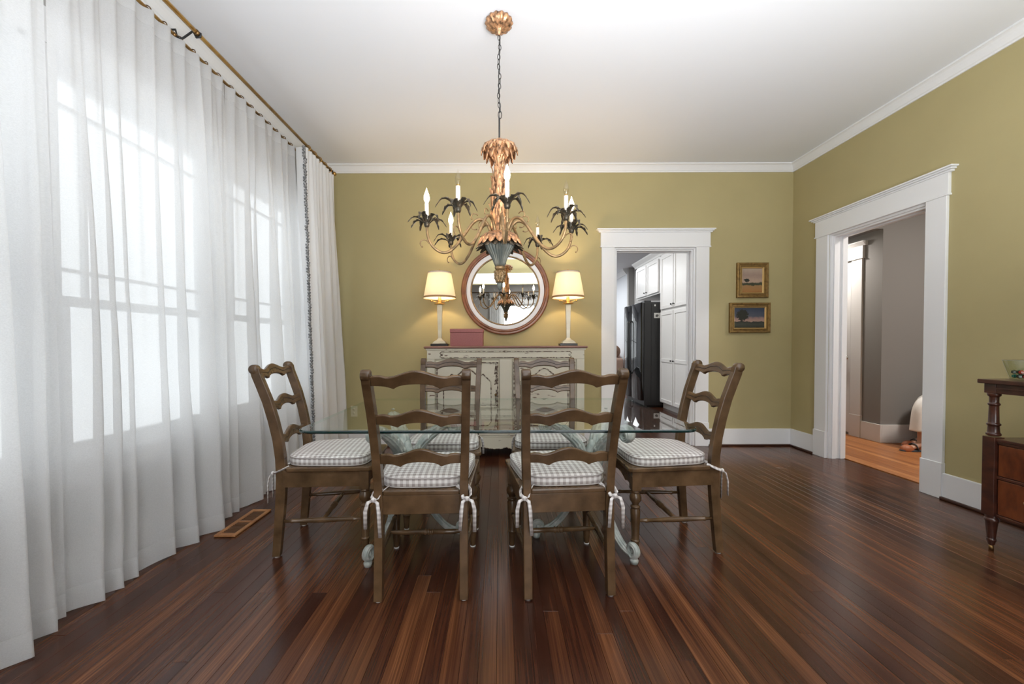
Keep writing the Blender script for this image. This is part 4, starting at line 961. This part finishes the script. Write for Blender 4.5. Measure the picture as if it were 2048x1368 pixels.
b = MB(); b.box((sbx0, sby0, .965), (sbx1, sby0 + .025, 1.055)); fz = b.build('frieze', M['cream'], sb, bevel=.003)
# cartouche outline on the frieze
def outline(pts, y, r=.004, z=None, closed=True):
    P = [(p[0], y, p[1]) for p in pts]
    if closed: P = P + [P[0], P[1]]
    return P
cart = []
for i in range(9): cart.append((.69 - .012 * sin(pi * i / 8) * (1 if i else 1), .975 + .06 * i / 8))
cart = [(.675, .978), (.690, .990), (.676, 1.006), (.690, 1.022), (.675, 1.036), (-.565, 1.036), (-.580, 1.022), (-.566, 1.006), (-.580, .990), (-.565, .978)]
b = MB(); b.tube(outline(cart, sby0 - .001), .0045, 6, smooth=True); b.build('carved_border', M['creamworn'], fz)
b = MB(); b.ball((.055, sby0 + .002, 1.038), .014, 10, (2.4, .4, .7)); b.ball((-.56, sby0 + .002, 1.006), .010, 8, (1, .4, 1.6)); b.ball((.67, sby0 + .002, 1.006), .010, 8, (1, .4, 1.6)); b.build('carved_rosette', M['creamworn'], fz)
def sdoor(x0, x1, mir):
    z0, z1 = .265, .945
    b = MB(); b.box((x0, sby0 - .004, z0), (x1, sby0 + .022, z1)); d = b.build('door', M['cream'], sb, bevel=.004)
    b = MB(); e = .012; b.tube([(x0 + e, sby0 - .005, z0 + e), (x1 - e, sby0 - .005, z0 + e), (x1 - e, sby0 - .005, z1 - e), (x0 + e, sby0 - .005, z1 - e), (x0 + e, sby0 - .005, z0 + e)], .0100, 4, caps=False, smooth=False); b.build('door_edge_moulding', M['creamworn'], d)
    w = x1 - x0; cx = (x0 + x1) / 2; hw = w / 2 - .075
    top = []
    for i in range(25):
        t = -1 + 2 * i / 24; a = abs(t)
        zz = .80 + (.075 * (.5 + .5 * cos(pi * a / .55)) if a < .55 else (.020 * sin(pi * (a - .55) / .2) if a < .75 else -.055 * (a - .75) / .25))
        top.append((cx + hw * t, zz))
    shp = top + [(cx + hw, .36), (cx + hw - .03, .325), (cx - hw + .03, .325), (cx - hw, .36)]
    b = MB(); b.prism(list(reversed(shp)), 'y', sby0 - .010, sby0 - .002); b.build('raised_panel', M['cream'], d, bevel=.004)
    b = MB(); P = [(p[0], sby0 - .010, p[1]) for p in shp]; P.append(P[0]); b.tube(P, .0062, 6, caps=False); b.build('panel_moulding', M['creamworn'], d)
    # worn corner patches along the meeting edge
    b = MB(); xx = x1 - .03 if mir else x0 + .03
    for (dz, h) in ((z1 - .13, .11), (z0 + .03, .13), (z0 + .22, .17), (z0 + .45, .09)):
        b.prism([(xx - .016, dz), (xx + .018, dz + .01), (xx + .016, dz + h), (xx + .002, dz + h + .02), (xx - .008, dz + h * .6)], 'y', sby0 - .0052, sby0 - .003)
    b.build('worn_patch', M['creamworn'], d)
    b = MB(); hx = x1 - .03 if mir else x0 + .03; b.lathe([(0, .012), (.004, .012), (.006, .004), (.02, .004), (.026, .010), (.034, .008)], 12, (hx, sby0 - .004, .62), (0, -1, 0)); b.build('knob', M['brass_dark'], d)
sdoor(sbx0 + .085, -.012, True); sdoor(.122, sbx1 - .085, False)
b = MB(); b.box((sbx0, sby0 - .012, .225), (sbx1, sby0 + .02, .255)); b.box((sbx0, sby0 - .006, .205), (sbx1, sby0 + .02, .225)); b.build('waist_moulding', M['cream'], sb, bevel=.005)
pts = []
for i in range(61):
    t = -1 + 2 * i / 60; a = abs(t)
    z = .105 + .045 * (a ** 1.5) - .018 * abs(sin(pi * 3 * t)) ** .6
    pts.append((.055 + t * .70, z))
b = MB(); b.prism(pts + [(sbx1 - .05, .215), (sbx0 + .05, .215)], 'y', sby0 - .004, sby0 + .016); b.build('scalloped_apron', M['cream'], sb)
b = MB(); b.tube([(p[0], sby0 - .004, p[1] + .004) for p in pts], .005, 6); b.build('apron_bead', M['creamworn'], sb)

# ------------------------------------------------------------------ table lamps
def lamp(x, y, label):
    t = thing('table_lamp', label, 'lamp', (x, y, sbh), 0, 'pair of cream table lamps on the sideboard')
    b = MB(); b.box((-.088, -.060, 0), (.088, .060, .024)); b.build('plinth', M['black'], t, bevel=.003)
    b = MB(); b.lathe([(.024, .095), (.034, .095), (.036, .086), (.046, .080), (.064, .042), (.076, .030), (.080, .026)], 4, sq=True); b.build('foot', M['lampbase'], t, bevel=.003)
    b = MB(); b.lathe([(.078, .024), (.40, .036), (.415, .033), (.42, .020)], 4, sq=True); b.build('column', M['lampbase'], t, bevel=.002)
    b = MB(); b.lathe([(.42, .012), (.425, .055), (.431, .055), (.434, .02), (.445, .02), (.50, .012)], 16); b.build('socket_plate', M['brass'], t)
    for s in (-1, 1):
        b = MB(); b.tube([(s * .01, -.01, .44), (s * .06, -.01, .452), (s * .082, -.01, .462)], .0035, 6); b.ball((s * .084, -.01, .455), .009, 10); b.build('pull_switch', M['brass'], t)
    b = MB(); zb, zt, rb, rtp = .485, .745, .163, .116
    b.lathe([(zb, rb), (zt, rtp)], 48, caps=False)
    b.lathe([(zt, rtp - .003), (zb, rb - .003)], 48, caps=False); sh = b.build('lamp_shade', M['shade'], t)
    for (z0, z1, r) in ((zb - .002, zb + .016, rb + .001), (zt - .014, zt + .002, rtp + .0015)):
        b = MB(); b.lathe([(z0, r), (z1, r - .002)], 48, caps=False); b.lathe([(z1, r - .006), (z0, r - .004)], 48, caps=False); b.build('shade_trim', M['shade_trim'], sh)
    b = MB()
    for k in range(3):
        a = 2 * pi * k / 3; b.tube([(0, 0, .735), (.112 * cos(a), .112 * sin(a), .735)], .002, 5)
    b.tube([(0, 0, .50), (.045, 0, .56), (.045, 0, .68), (0, 0, .735), (-.045, 0, .68), (-.045, 0, .56), (0, 0, .50)], .002, 5); b.build('harp', M['brass'], t)
    b = MB(); b.lathe([(.735, .004), (.748, .005), (.752, .010), (.762, .011), (.772, .006), (.776, .001)], 12); b.build('finial', M['brass'], t)
    b = MB(); b.ball((0, 0, .585), .026, 12, (1, 1, 1.35)); b.build('bulb', M['lampbulb'], t)
    point('lamp_light', (0, 0, .62), 12, (1.0, .72, .42), .035, t)
lamp(-.608, 4.06, 'cream column table lamp at the left end of the sideboard, beside the rose box')
lamp(.690, 4.06, 'cream column table lamp at the right end of the sideboard')
bx = thing('keepsake_box', 'dusty rose lidded leather box on the sideboard beside the left lamp', 'box', (-.327, 4.02, sbh))
b = MB(); b.box((-.160, -.11, 0), (.160, .11, .132)); b.build('box_body', M['leather'], bx, bevel=.003)
b = MB(); b.box((-.163, -.113, .134), (.163, .113, .170)); b.build('lid', M['leather'], bx, bevel=.004)

# ------------------------------------------------------------------ mirror
mr = thing('round_mirror', 'large round wall mirror with reddish wood frame and white inner ring', 'mirror', (.058, YB - .004, 1.682), 0)
def ringlathe(name, prof, mt):
    b = MB(); b.lathe(prof, 96, (0, 0, 0), (0, -1, 0), caps=False); return b.build(name, mt, mr)
ringlathe('wood_frame', [(0, .468), (.018, .474), (.030, .470), (.036, .458), (.030, .448), (.036, .440), (.040, .428), (.030, .418), (.02, .415)], M['mirror_wood'])
ringlathe('white_ring', [(.022, .422), (.026, .416), (.018, .380), (.016, .372)], M['white'])
ringlathe('inner_bead', [(.014, .376), (.022, .372), (.024, .366), (.020, .360), (.010, .358)], M['gilt_arm'])
b = MB(); b.lathe([(.004, .362), (.010, .362)], 96, (0, 0, 0), (0, -1, 0)); g = b.build('mirror_glass', M['mirror'], mr)
for p in g.data.polygons: p.use_smooth = False
b = MB(); b.lathe([(0, .468), (.003, .468)], 64, (0, 0, 0), (0, -1, 0)); b.build('backing', M['mirror_wood'], mr)
mr.rotation_euler = (radians(.5), 0, radians(-1.4))

# ------------------------------------------------------------------ paintings
def picture(x, z, w, h, fw, kind, label):
    t = thing('framed_painting', label, 'painting', (x, YB, z))
    b = MB(); b.box((-w / 2 + fw * .8, -.012, -h / 2 + fw * .8), (w / 2 - fw * .8, -.010, h / 2 - fw * .8)); b.build('canvas', painting('landscape_' + kind, kind), t)
    prof = [(0, 0), (0, .030), (fw * .12, .036), (fw * .35, .034), (fw * .45, .024), (fw * .62, .026), (fw * .70, .018)]
    def ring(prof, name, mt):
        b = MB(); vs = []; n = len(prof)
        for (sx, sz) in ((-1, -1), (1, -1), (1, 1), (-1, 1)):
            for (d, y) in prof: vs.append((sx * (w / 2 - d), -y, sz * (h / 2 - d)))
        fs = [(c * n + i, ((c + 1) % 4) * n + i, ((c + 1) % 4) * n + i + 1, c * n + i + 1) for c in range(4) for i in range(n - 1)]
        b.add(vs, fs); return b.build(name, mt, t)
    ring(prof, 'frame', M['pictureframe'])
    ring([(fw * .70, .018), (fw * .74, .023), (fw * .86, .022), (fw * .98, .011)], 'inner_lip', M['goldlip'])
picture(2.716, 1.787, .335, .375, .062, 'field', 'upright landscape painting of an orange field in bronze frame, upper of two')
picture(2.690, 1.385, .435, .322, .058, 'tree', 'wide landscape painting of a dark tree at dusk in bronze frame, lower of two')
# outlet
ot = thing('wall_outlet', 'ivory wall outlet low on the back wall beside the drape', 'outlet', (-1.585, YB, .385))
b = MB(); b.box((-.036, -.006, -.058), (.036, 0, .058)); b.build('cover_plate', M['outlet'], ot, bevel=.003)
for z in (-.022, .022):
    b = MB(); b.lathe([(0, .014), (.003, .014)], 14, (0, -.006, z), (0, -1, 0)); b.build('socket', M['outlet'], ot)

# ------------------------------------------------------------------ floor register
vt = thing('floor_register', 'wooden floor vent register set beside the sheer curtains', 'vent', (0, 0, 0))
vx0, vx1, vy0, vy1 = -1.655, -1.530, 2.285, 2.655
b = MB(); b.box((vx0, vy0, .001), (vx0 + .025, vy1, .012)); b.box((vx1 - .022, vy0, .001), (vx1, vy1, .012)); b.box((vx0 + .025, vy0, .001), (vx1 - .022, vy0 + .03, .012)); b.box((vx0 + .025, vy1 - .03, .001), (vx1 - .022, vy1, .012)); b.box((vx0 + .025, 2.462, .001), (vx1 - .022, 2.482, .012)); b.build('frame', M['oakframe'], vt, bevel=.003)
b = MB(); b.box((vx0 + .024, vy0 + .028, .0008), (vx1 - .021, vy1 - .028, .003)); b.build('grille_back', M['dark'], vt)
sm = MB(); sm.box((vx0 + .024, -.0035, .003), (vx1 - .021, .0035, .010)); sm = sm.mesh('slat', mat('register_slat_wood', (.13, .06, .03), .5))
for (a, c) in ((vy0 + .03, 2.462), (2.482, vy1 - .03)):
    n = 9
    for k in range(n): link('slat', sm, vt, (0, a + (c - a) * (k + .5) / n, 0))

# ------------------------------------------------------------------ side cabinet at the right edge
sx = 2.60; cy1 = 2.145; cyn = .95; xw = 3.11
sc = thing('side_cabinet', 'dark mahogany two-drawer side cabinet with open shelf by the right wall', 'cabinet')
b = MB(); b.box((sx - .018, cyn, .892), (xw, cy1 + .018, .915)); b.build('top', M['mahogany'], sc, bevel=.004)
b = MB(); b.box((sx + .004, cyn + .05, .842), (sx + .020, cy1 - .05, .892)); b.box((sx + .0, cyn + .05, .864), (sx + .006, cy1 - .05, .872)); b.box((sx + .05, cy1 - .022, .842), (xw - .02, cy1 - .006, .892)); b.build('frieze', M['mahogany'], sc, bevel=.002)
for (px, py) in ((sx + .025, cy1 - .025), (sx + .025, cyn + .03), (xw - .03, cy1 - .025), (xw - .03, cyn + .03)):
    b = MB(); b.box((px - .025, py - .025, .842), (px + .025, py + .025, .892))
    b.lathe([(.615, .024), (.620, .028), (.628, .028), (.632, .023), (.668, .021), (.672, .026), (.680, .026), (.684, .0205), (.775, .018), (.779, .023), (.787, .023), (.791, .018), (.822, .0185), (.828, .025), (.838, .026), (.842, .026)], 16, (px, py, 0))
    b.box((px - .027, py - .027, .19), (px + .027, py + .027, .610))
    b.lathe([(.028, .010), (.034, .013), (.050, .016), (.054, .019), (.062, .019), (.066, .016), (.155, .0235), (.160, .028), (.170, .028), (.176, .024), (.19, .026)], 16, (px, py, 0)); post = b.build('post', M['mahogany'], sc, bevel=.002)
    g = MB(); g.lathe([(0, .010), (.028, .010)], 12, (px, py, 0)); g.build('caster', M['brass_dark'], post)
b = MB(); b.box((sx + .030, cyn + .02, .190), (xw - .01, cy1 - .03, .600)); b.build('carcass', M['mahogany'], sc)
b = MB(); b.box((sx + .006, cyn + .05, .588), (xw - .01, cy1 - .020, .604)); b.build('shelf', M['mahogany'], sc, bevel=.003)
b = MB(); b.box((sx + .010, cyn + .055, .392), (sx + .032, cy1 - .052, .408)); b.box((sx + .010, cyn + .055, .190), (sx + .032, cy1 - .052, .204)); b.box((sx + .010, cyn + .055, .575), (sx + .032, cy1 - .052, .588)); b.build('rail', M['mahogany'], sc, bevel=.003)
for (z0, z1) in ((.410, .573), (.206, .390)):
    b = MB(); b.box((sx + .014, cyn + .058, z0), (sx + .034, cy1 - .056, z1)); d = b.build('drawer', M['mahogany_red'], sc, bevel=.003)
    for yy in (1.93, 1.20):
        zc = (z0 + z1) / 2; b = MB(); b.lathe([(0, .012), (.004, .012), (.010, .005)], 10, (sx + .014, yy + .04, zc + .01), (-1, 0, 0)); b.lathe([(0, .012), (.004, .012), (.010, .005)], 10, (sx + .014, yy - .04, zc + .01), (-1, 0, 0))
        b.tube(smooth([(sx + .004, yy + .04, zc + .01), (sx - .002, yy + .03, zc - .012), (sx - .004, yy, zc - .018), (sx - .002, yy - .03, zc - .012), (sx + .004, yy - .04, zc + .01)]), .0035, 6); b.build('drawer_pull', M['brass'], d)
# glass bowl with coloured pieces
gb = thing('glass_bowl', 'small clear glass bowl of coloured glass pieces on the mahogany cabinet', 'bowl', (2.715, 2.075, .9155))
b = MB(); b.lathe([(0, .042), (.004, .044), (.10, .070), (.102, .069), (.099, .067), (.006, .041), (.005, .001)], 32, caps=False); b.build('bowl', M['bowlglass'], gb)
b = MB(); b.lathe([(.101, .0705), (.1025, .0695)], 32, caps=False); b.build('rim', M['patina'], gb)
gl = [('dark green', (.005, .04, .02)), ('teal', (.0, .22, .20)), ('red', (.42, .01, .005)), ('pale green', (.35, .45, .30)), ('black', (.01, .015, .012))]
gm = {k: mat(k.replace(' ', '_') + '_glass_piece', c, .1, spec=.8) for k, c in gl}
r = random.Random(8)
for i in range(16):
    k, c = gl[i % 5]; a = i * 2.4; rad = .030 * sqrt((i % 8 + .5) / 8); b = MB()
    zz = .018 + .022 * (i // 8); b.ball((0, 0, 0), .0135, 7, (1, 1, .8)); o = b.build('glass_piece', gm[k]); o.location = (2.715 + rad * cos(a), 2.075 + rad * sin(a), .9155 + zz)
    for p in o.data.polygons: p.use_smooth = False
    o['label'] = k + ' glass piece lying in the small glass bowl'; o['category'] = 'glass piece'; o['group'] = 'coloured glass pieces in the bowl'

# ------------------------------------------------------------------ chandelier
CX_, CY_ = 0.0, 2.40
cd = thing('chandelier', 'eight-arm rose gilt acanthus chandelier with palm leaf cups hanging from ceiling', 'chandelier', (CX_, CY_, 0))
b = MB(); b.lathe([(ZC - .001, .020), (ZC - .004, .076), (ZC - .018, .080), (ZC - .038, .064), (ZC - .052, .034), (ZC - .056, .016), (ZC - .066, .016), (ZC - .070, .010), (ZC - .085, .007)], 64, ripple=(14, .06)); b.build('canopy', M['gilt'], cd)
# chain
zc0, zc1 = ZC - .085, 2.455; nl = 17; pitch = (zc0 - zc1) / nl
lk = MB(); pts = []
for i in range(17):
    a = 2 * pi * i / 16; pts.append((.0085 * cos(a), 0, .0215 * sin(a)))
lk.tube(pts, .0020, 6, caps=False, up=(0, 1, 0)); lk = lk.mesh('chain_link', M['iron'])
for i in range(nl):
    o = link('chain_link', lk, cd, (.004 * sin(i * .9), 0, zc0 - pitch * (i + .5))); o.rotation_euler = (0, radians(4 * sin(i * 1.7)), radians(90 * (i % 2) + 25)); o.scale = (1, 1, (pitch * 1.24) / .043) if i < nl - 1 else (1.3, 1, 1.1)
b = MB(); b.tube([(.003 * sin(i * .8), .003 * cos(i), zc0 - (zc0 - 2.28) * i / 14) for i in range(15)], .0022, 6); b.build('wire', M['iron'], cd)
b = MB(); b.lathe([(2.26, .005), (2.45, .005)], 8); b.build('rod', M['iron'], cd)

def leaf(path, width, lobes=5, depth=.22, curl=.3, nu=14, nv=4, z_up=(0, 0, 1), side=None):
    """acanthus leaf along path (3D points), width(t)"""
    P = smooth(path, 4); n = len(P) - 1
    b = MB()
    def f(u, v):
        t = u; i = min(int(t * n), n - 1); fr_ = t * n - i; p = P[i].lerp(P[i + 1], fr_)
        tg = (P[min(i + 1, n)] - P[max(i - 0, 0)]).normalized()
        sd = Vector(side) if side is not None else tg.cross(Vector((0, 0, 1)))
        sd = sd - tg * sd.dot(tg); sd.normalize(); nn = sd.cross(tg)
        s = 2 * v - 1; w = width * sin(pi * (t ** .75) * .97 + .06) ** .8 * (1 + depth * (abs(sin(lobes * pi * t)) - .5) * abs(s))
        return p + sd * (s * w) + nn * (curl * w * s * s - .1 * w * (1 - abs(s)))
    b.grid(f, nu, nv); return b
def merge(dst, src, mat_=None):
    dst.add([tuple((mat_ @ Vector(p)) if mat_ else p) for p in src.v], src.f, True)
# column
b = MB(); b.lathe([(1.745, .040), (1.80, .042), (1.86, .046), (1.93, .044), (2.02, .036), (2.10, .030), (2.16, .026), (2.20, .030), (2.235, .055), (2.26, .088), (2.275, .098), (2.288, .080), (2.296, .03)], 48, ripple=(10, .10)); b.build('column', M['gilt'], cd)
b = MB()
for row, (z0, z1, r0, k, wd) in enumerate(((1.74, 1.86, .046, 7, .020), (1.82, 1.95, .050, 7, .021), (1.90, 2.03, .049, 7, .020), (1.99, 2.10, .043, 6, .018), (2.06, 2.165, .036, 6, .016))):
    for i in range(k):
        a = 2 * pi * (i + .5 * (row % 2)) / k; c, s_ = cos(a), sin(a)
        pa = [Vector((c * r, s_ * r, z)) for r, z in ((r0 - .006, z0), (r0 + .004, z0 + (z1 - z0) * .4), (r0 + .006, z0 + (z1 - z0) * .8), (r0 + .016, z1))]
        merge(b, leaf(pa, wd, side=(-s_, c, 0), curl=-.3, nu=10))
o = b.build('column_leaves', M['gilt'], cd); so = o.modifiers.new('thick', 'SOLIDIFY'); so.thickness = .0025
b = MB()
for row, (k, rm, zt, zd) in enumerate(((12, .106, 2.288, .060), (10, .080, 2.262, .070))):
    for i in range(k):
        a = 2 * pi * (i + .5 * row) / k; c, s_ = cos(a), sin(a)
        pa = [Vector((c * r, s_ * r, z)) for r, z in ((.028, zt - .06), (.045, zt - .01), (.075, zt + .006), (rm, zt - .022), (rm + .004, zt - zd))]
        merge(b, leaf(pa, .034, lobes=6, side=(-s_, c, 0), curl=.3, nu=18))
o = b.build('crown_leaves', M['gilt'], cd); so = o.modifiers.new('thick', 'SOLIDIFY'); so.thickness = .003
# rosette
b = MB(); b.lathe([(1.69, .060), (1.72, .062), (1.745, .050), (1.755, .040)], 40, ripple=(12, .06)); b.build('rosette_hub', M['gilt'], cd)
b = MB(); nb = 16
for i in range(nb):
    a = 2 * pi * i / nb; c, s_ = cos(a), sin(a)
    pa = [Vector((c * r, s_ * r, z)) for r, z in ((.045, 1.765), (.075, 1.768), (.105, 1.748), (.125, 1.720), (.137, 1.690))]
    merge(b, leaf(pa, .036, lobes=4, side=(-s_, c, 0), curl=.35, nu=12))
o = b.build('rosette_petals', [M['gilt']], cd); so = o.modifiers.new('thick', 'SOLIDIFY'); so.thickness = .003
b = MB()
for i in range(nb):
    a = 2 * pi * (i + .5) / nb; c, s_ = cos(a), sin(a)
    pa = [Vector((c * r, s_ * r, z)) for r, z in ((.05, 1.74), (.08, 1.728), (.114, 1.702), (.145, 1.672))]
    merge(b, leaf(pa, .034, lobes=5, side=(-s_, c, 0), curl=.3, nu=10))
o = b.build('under_petals', M['leafdark'], cd); so = o.modifiers.new('thick', 'SOLIDIFY'); so.thickness = .002
b = MB(); b.lathe([(1.715, .088), (1.705, .086), (1.68, .076), (1.65, .058), (1.62, .043), (1.59, .032), (1.575, .026)], 120, ripple=(24, .09)); b.build('fluted_cone', M['patina'], cd)
b = MB(); b.lathe([(1.575, .024), (1.570, .030), (1.560, .030), (1.553, .024)], 32); b.build('collar', M['gilt_arm'], cd)
b = MB(); b.lathe([(1.552, .022), (1.535, .030), (1.515, .031), (1.49, .026), (1.475, .018)], 48, ripple=(8, .08))
for r_ in range(4):
    for i in range(8):
        a = 2 * pi * (i + .5 * (r_ % 2)) / 8; rr = (.030, .031, .028, .022)[r_]; b.ball((rr * cos(a), rr * sin(a), 1.54 - r_ * .018), .007, 7, (1, 1, 1.4))
b.build('pine_cone', M['gilt_arm'], cd)
b = MB(); b.lathe([(1.476, .016), (1.468, .018), (1.455, .016), (1.44, .011), (1.428, .002)], 20, ripple=(5, .1)); b.build('tip', M['patina'], cd)

LIT = {0, 2, 4, 6, 7}
# azimuth measured from the camera side (-y) towards +x
AZ = [5, 56, 91, 143, 182, 229, 287, 331]
LITK = {0, 2, 4, 5, 6}
def make_arm(lit):
    root = MB(); PT = lambda r, z, w=0: Vector((r, w, z))
    path = smooth([PT(.045, 1.725), PT(.060, 1.785), PT(.088, 1.832), PT(.125, 1.842), PT(.165, 1.815), PT(.215, 1.745), PT(.262, 1.680), PT(.310, 1.640), PT(.355, 1.637), PT(.400, 1.668), PT(.425, 1.720), PT(.430, 1.775)])
    root.tube(path, [.0098 - .0022 * i / len(path) for i in range(len(path))], 8)
    root.tube([p + Vector((0, .006, .002)) for p in path[8:40]], .0030, 5)
    arm = root.build('arm', M['gilt_arm'], cd)
    t = MB()
    for (cx, cz, r0, a0, sg, tn) in ((.150, 1.800, .030, 1.9, -1, .62), (.155, 1.850, .026, 2.6, -1, .5), (.447, 1.675, .028, 2.9, -1, .62)):
        sp = []
        for i in range(15):
            q = i / 14; a = a0 + sg * 2 * pi * tn * q; r = r0 * (1 - .35 * q); sp.append(Vector((cx + r * cos(a), 0, cz + r * sin(a))))
        t.tube(sp, [.0038 - .0012 * i / 14 for i in range(15)], 6); t.ball(sp[-1], .0052, 8)
    t.build('tendril', M['gilt_arm'], arm)
    c = Vector((.430, 0, 0))
    b = MB(); b.lathe([(1.768, .006), (1.775, .014), (1.786, .017), (1.800, .016), (1.812, .018)], 12, c); b.build('cup', M['leafdark'], arm)
    rr = random.Random(2 if lit else 9)
    for i in range(7):
        a = 2 * pi * i / 7 + .3 + rr.uniform(-.15, .15); ca, sa = cos(a), sin(a); L = rr.uniform(.095, .122); up = rr.uniform(.010, .050)
        pa = [c + Vector((ca * r, sa * r, z)) for r, z in ((.010, 1.785), (L * .35, 1.800 + up * .6), (L * .7, 1.800 + up * .75), (L, 1.785 + up * .2 - .012))]
        lf = leaf(pa, .0130, lobes=5, depth=.7, side=(-sa, ca, 0), curl=-.5, nu=16, nv=2)
        o = lf.build('palm_leaf', M['leafdark'], arm); so = o.modifiers.new('thick', 'SOLIDIFY'); so.thickness = .0012
    b = MB(); b.lathe([(1.795, .0115), (1.903, .0112)], 14, c); b.build('candle_sleeve', M['candle'], arm)
    b = MB(); b.lathe([(1.903, .007), (1.912, .009), (1.924, .0145), (1.937, .0160), (1.952, .0135), (1.966, .0080), (1.980, .0030), (1.990, .0006)], 16, c)
    bl = b.build('bulb', M['lit'] if lit else M['bulbglass'], arm)
    if not lit:
        g = MB(); g.lathe([(1.903, .0095), (1.911, .0085)], 12, c); g.build('bulb_collar', M['brass'], arm)
    return arm
armL = make_arm(True); armU = make_arm(False)
for k, az in enumerate(AZ):
    src = armL if k in LITK else armU
    if k == 0: a = armL
    elif k == 1: a = armU
    else: a = copy_tree(src, cd)
    a.rotation_euler = (0, 0, radians(az - 90))
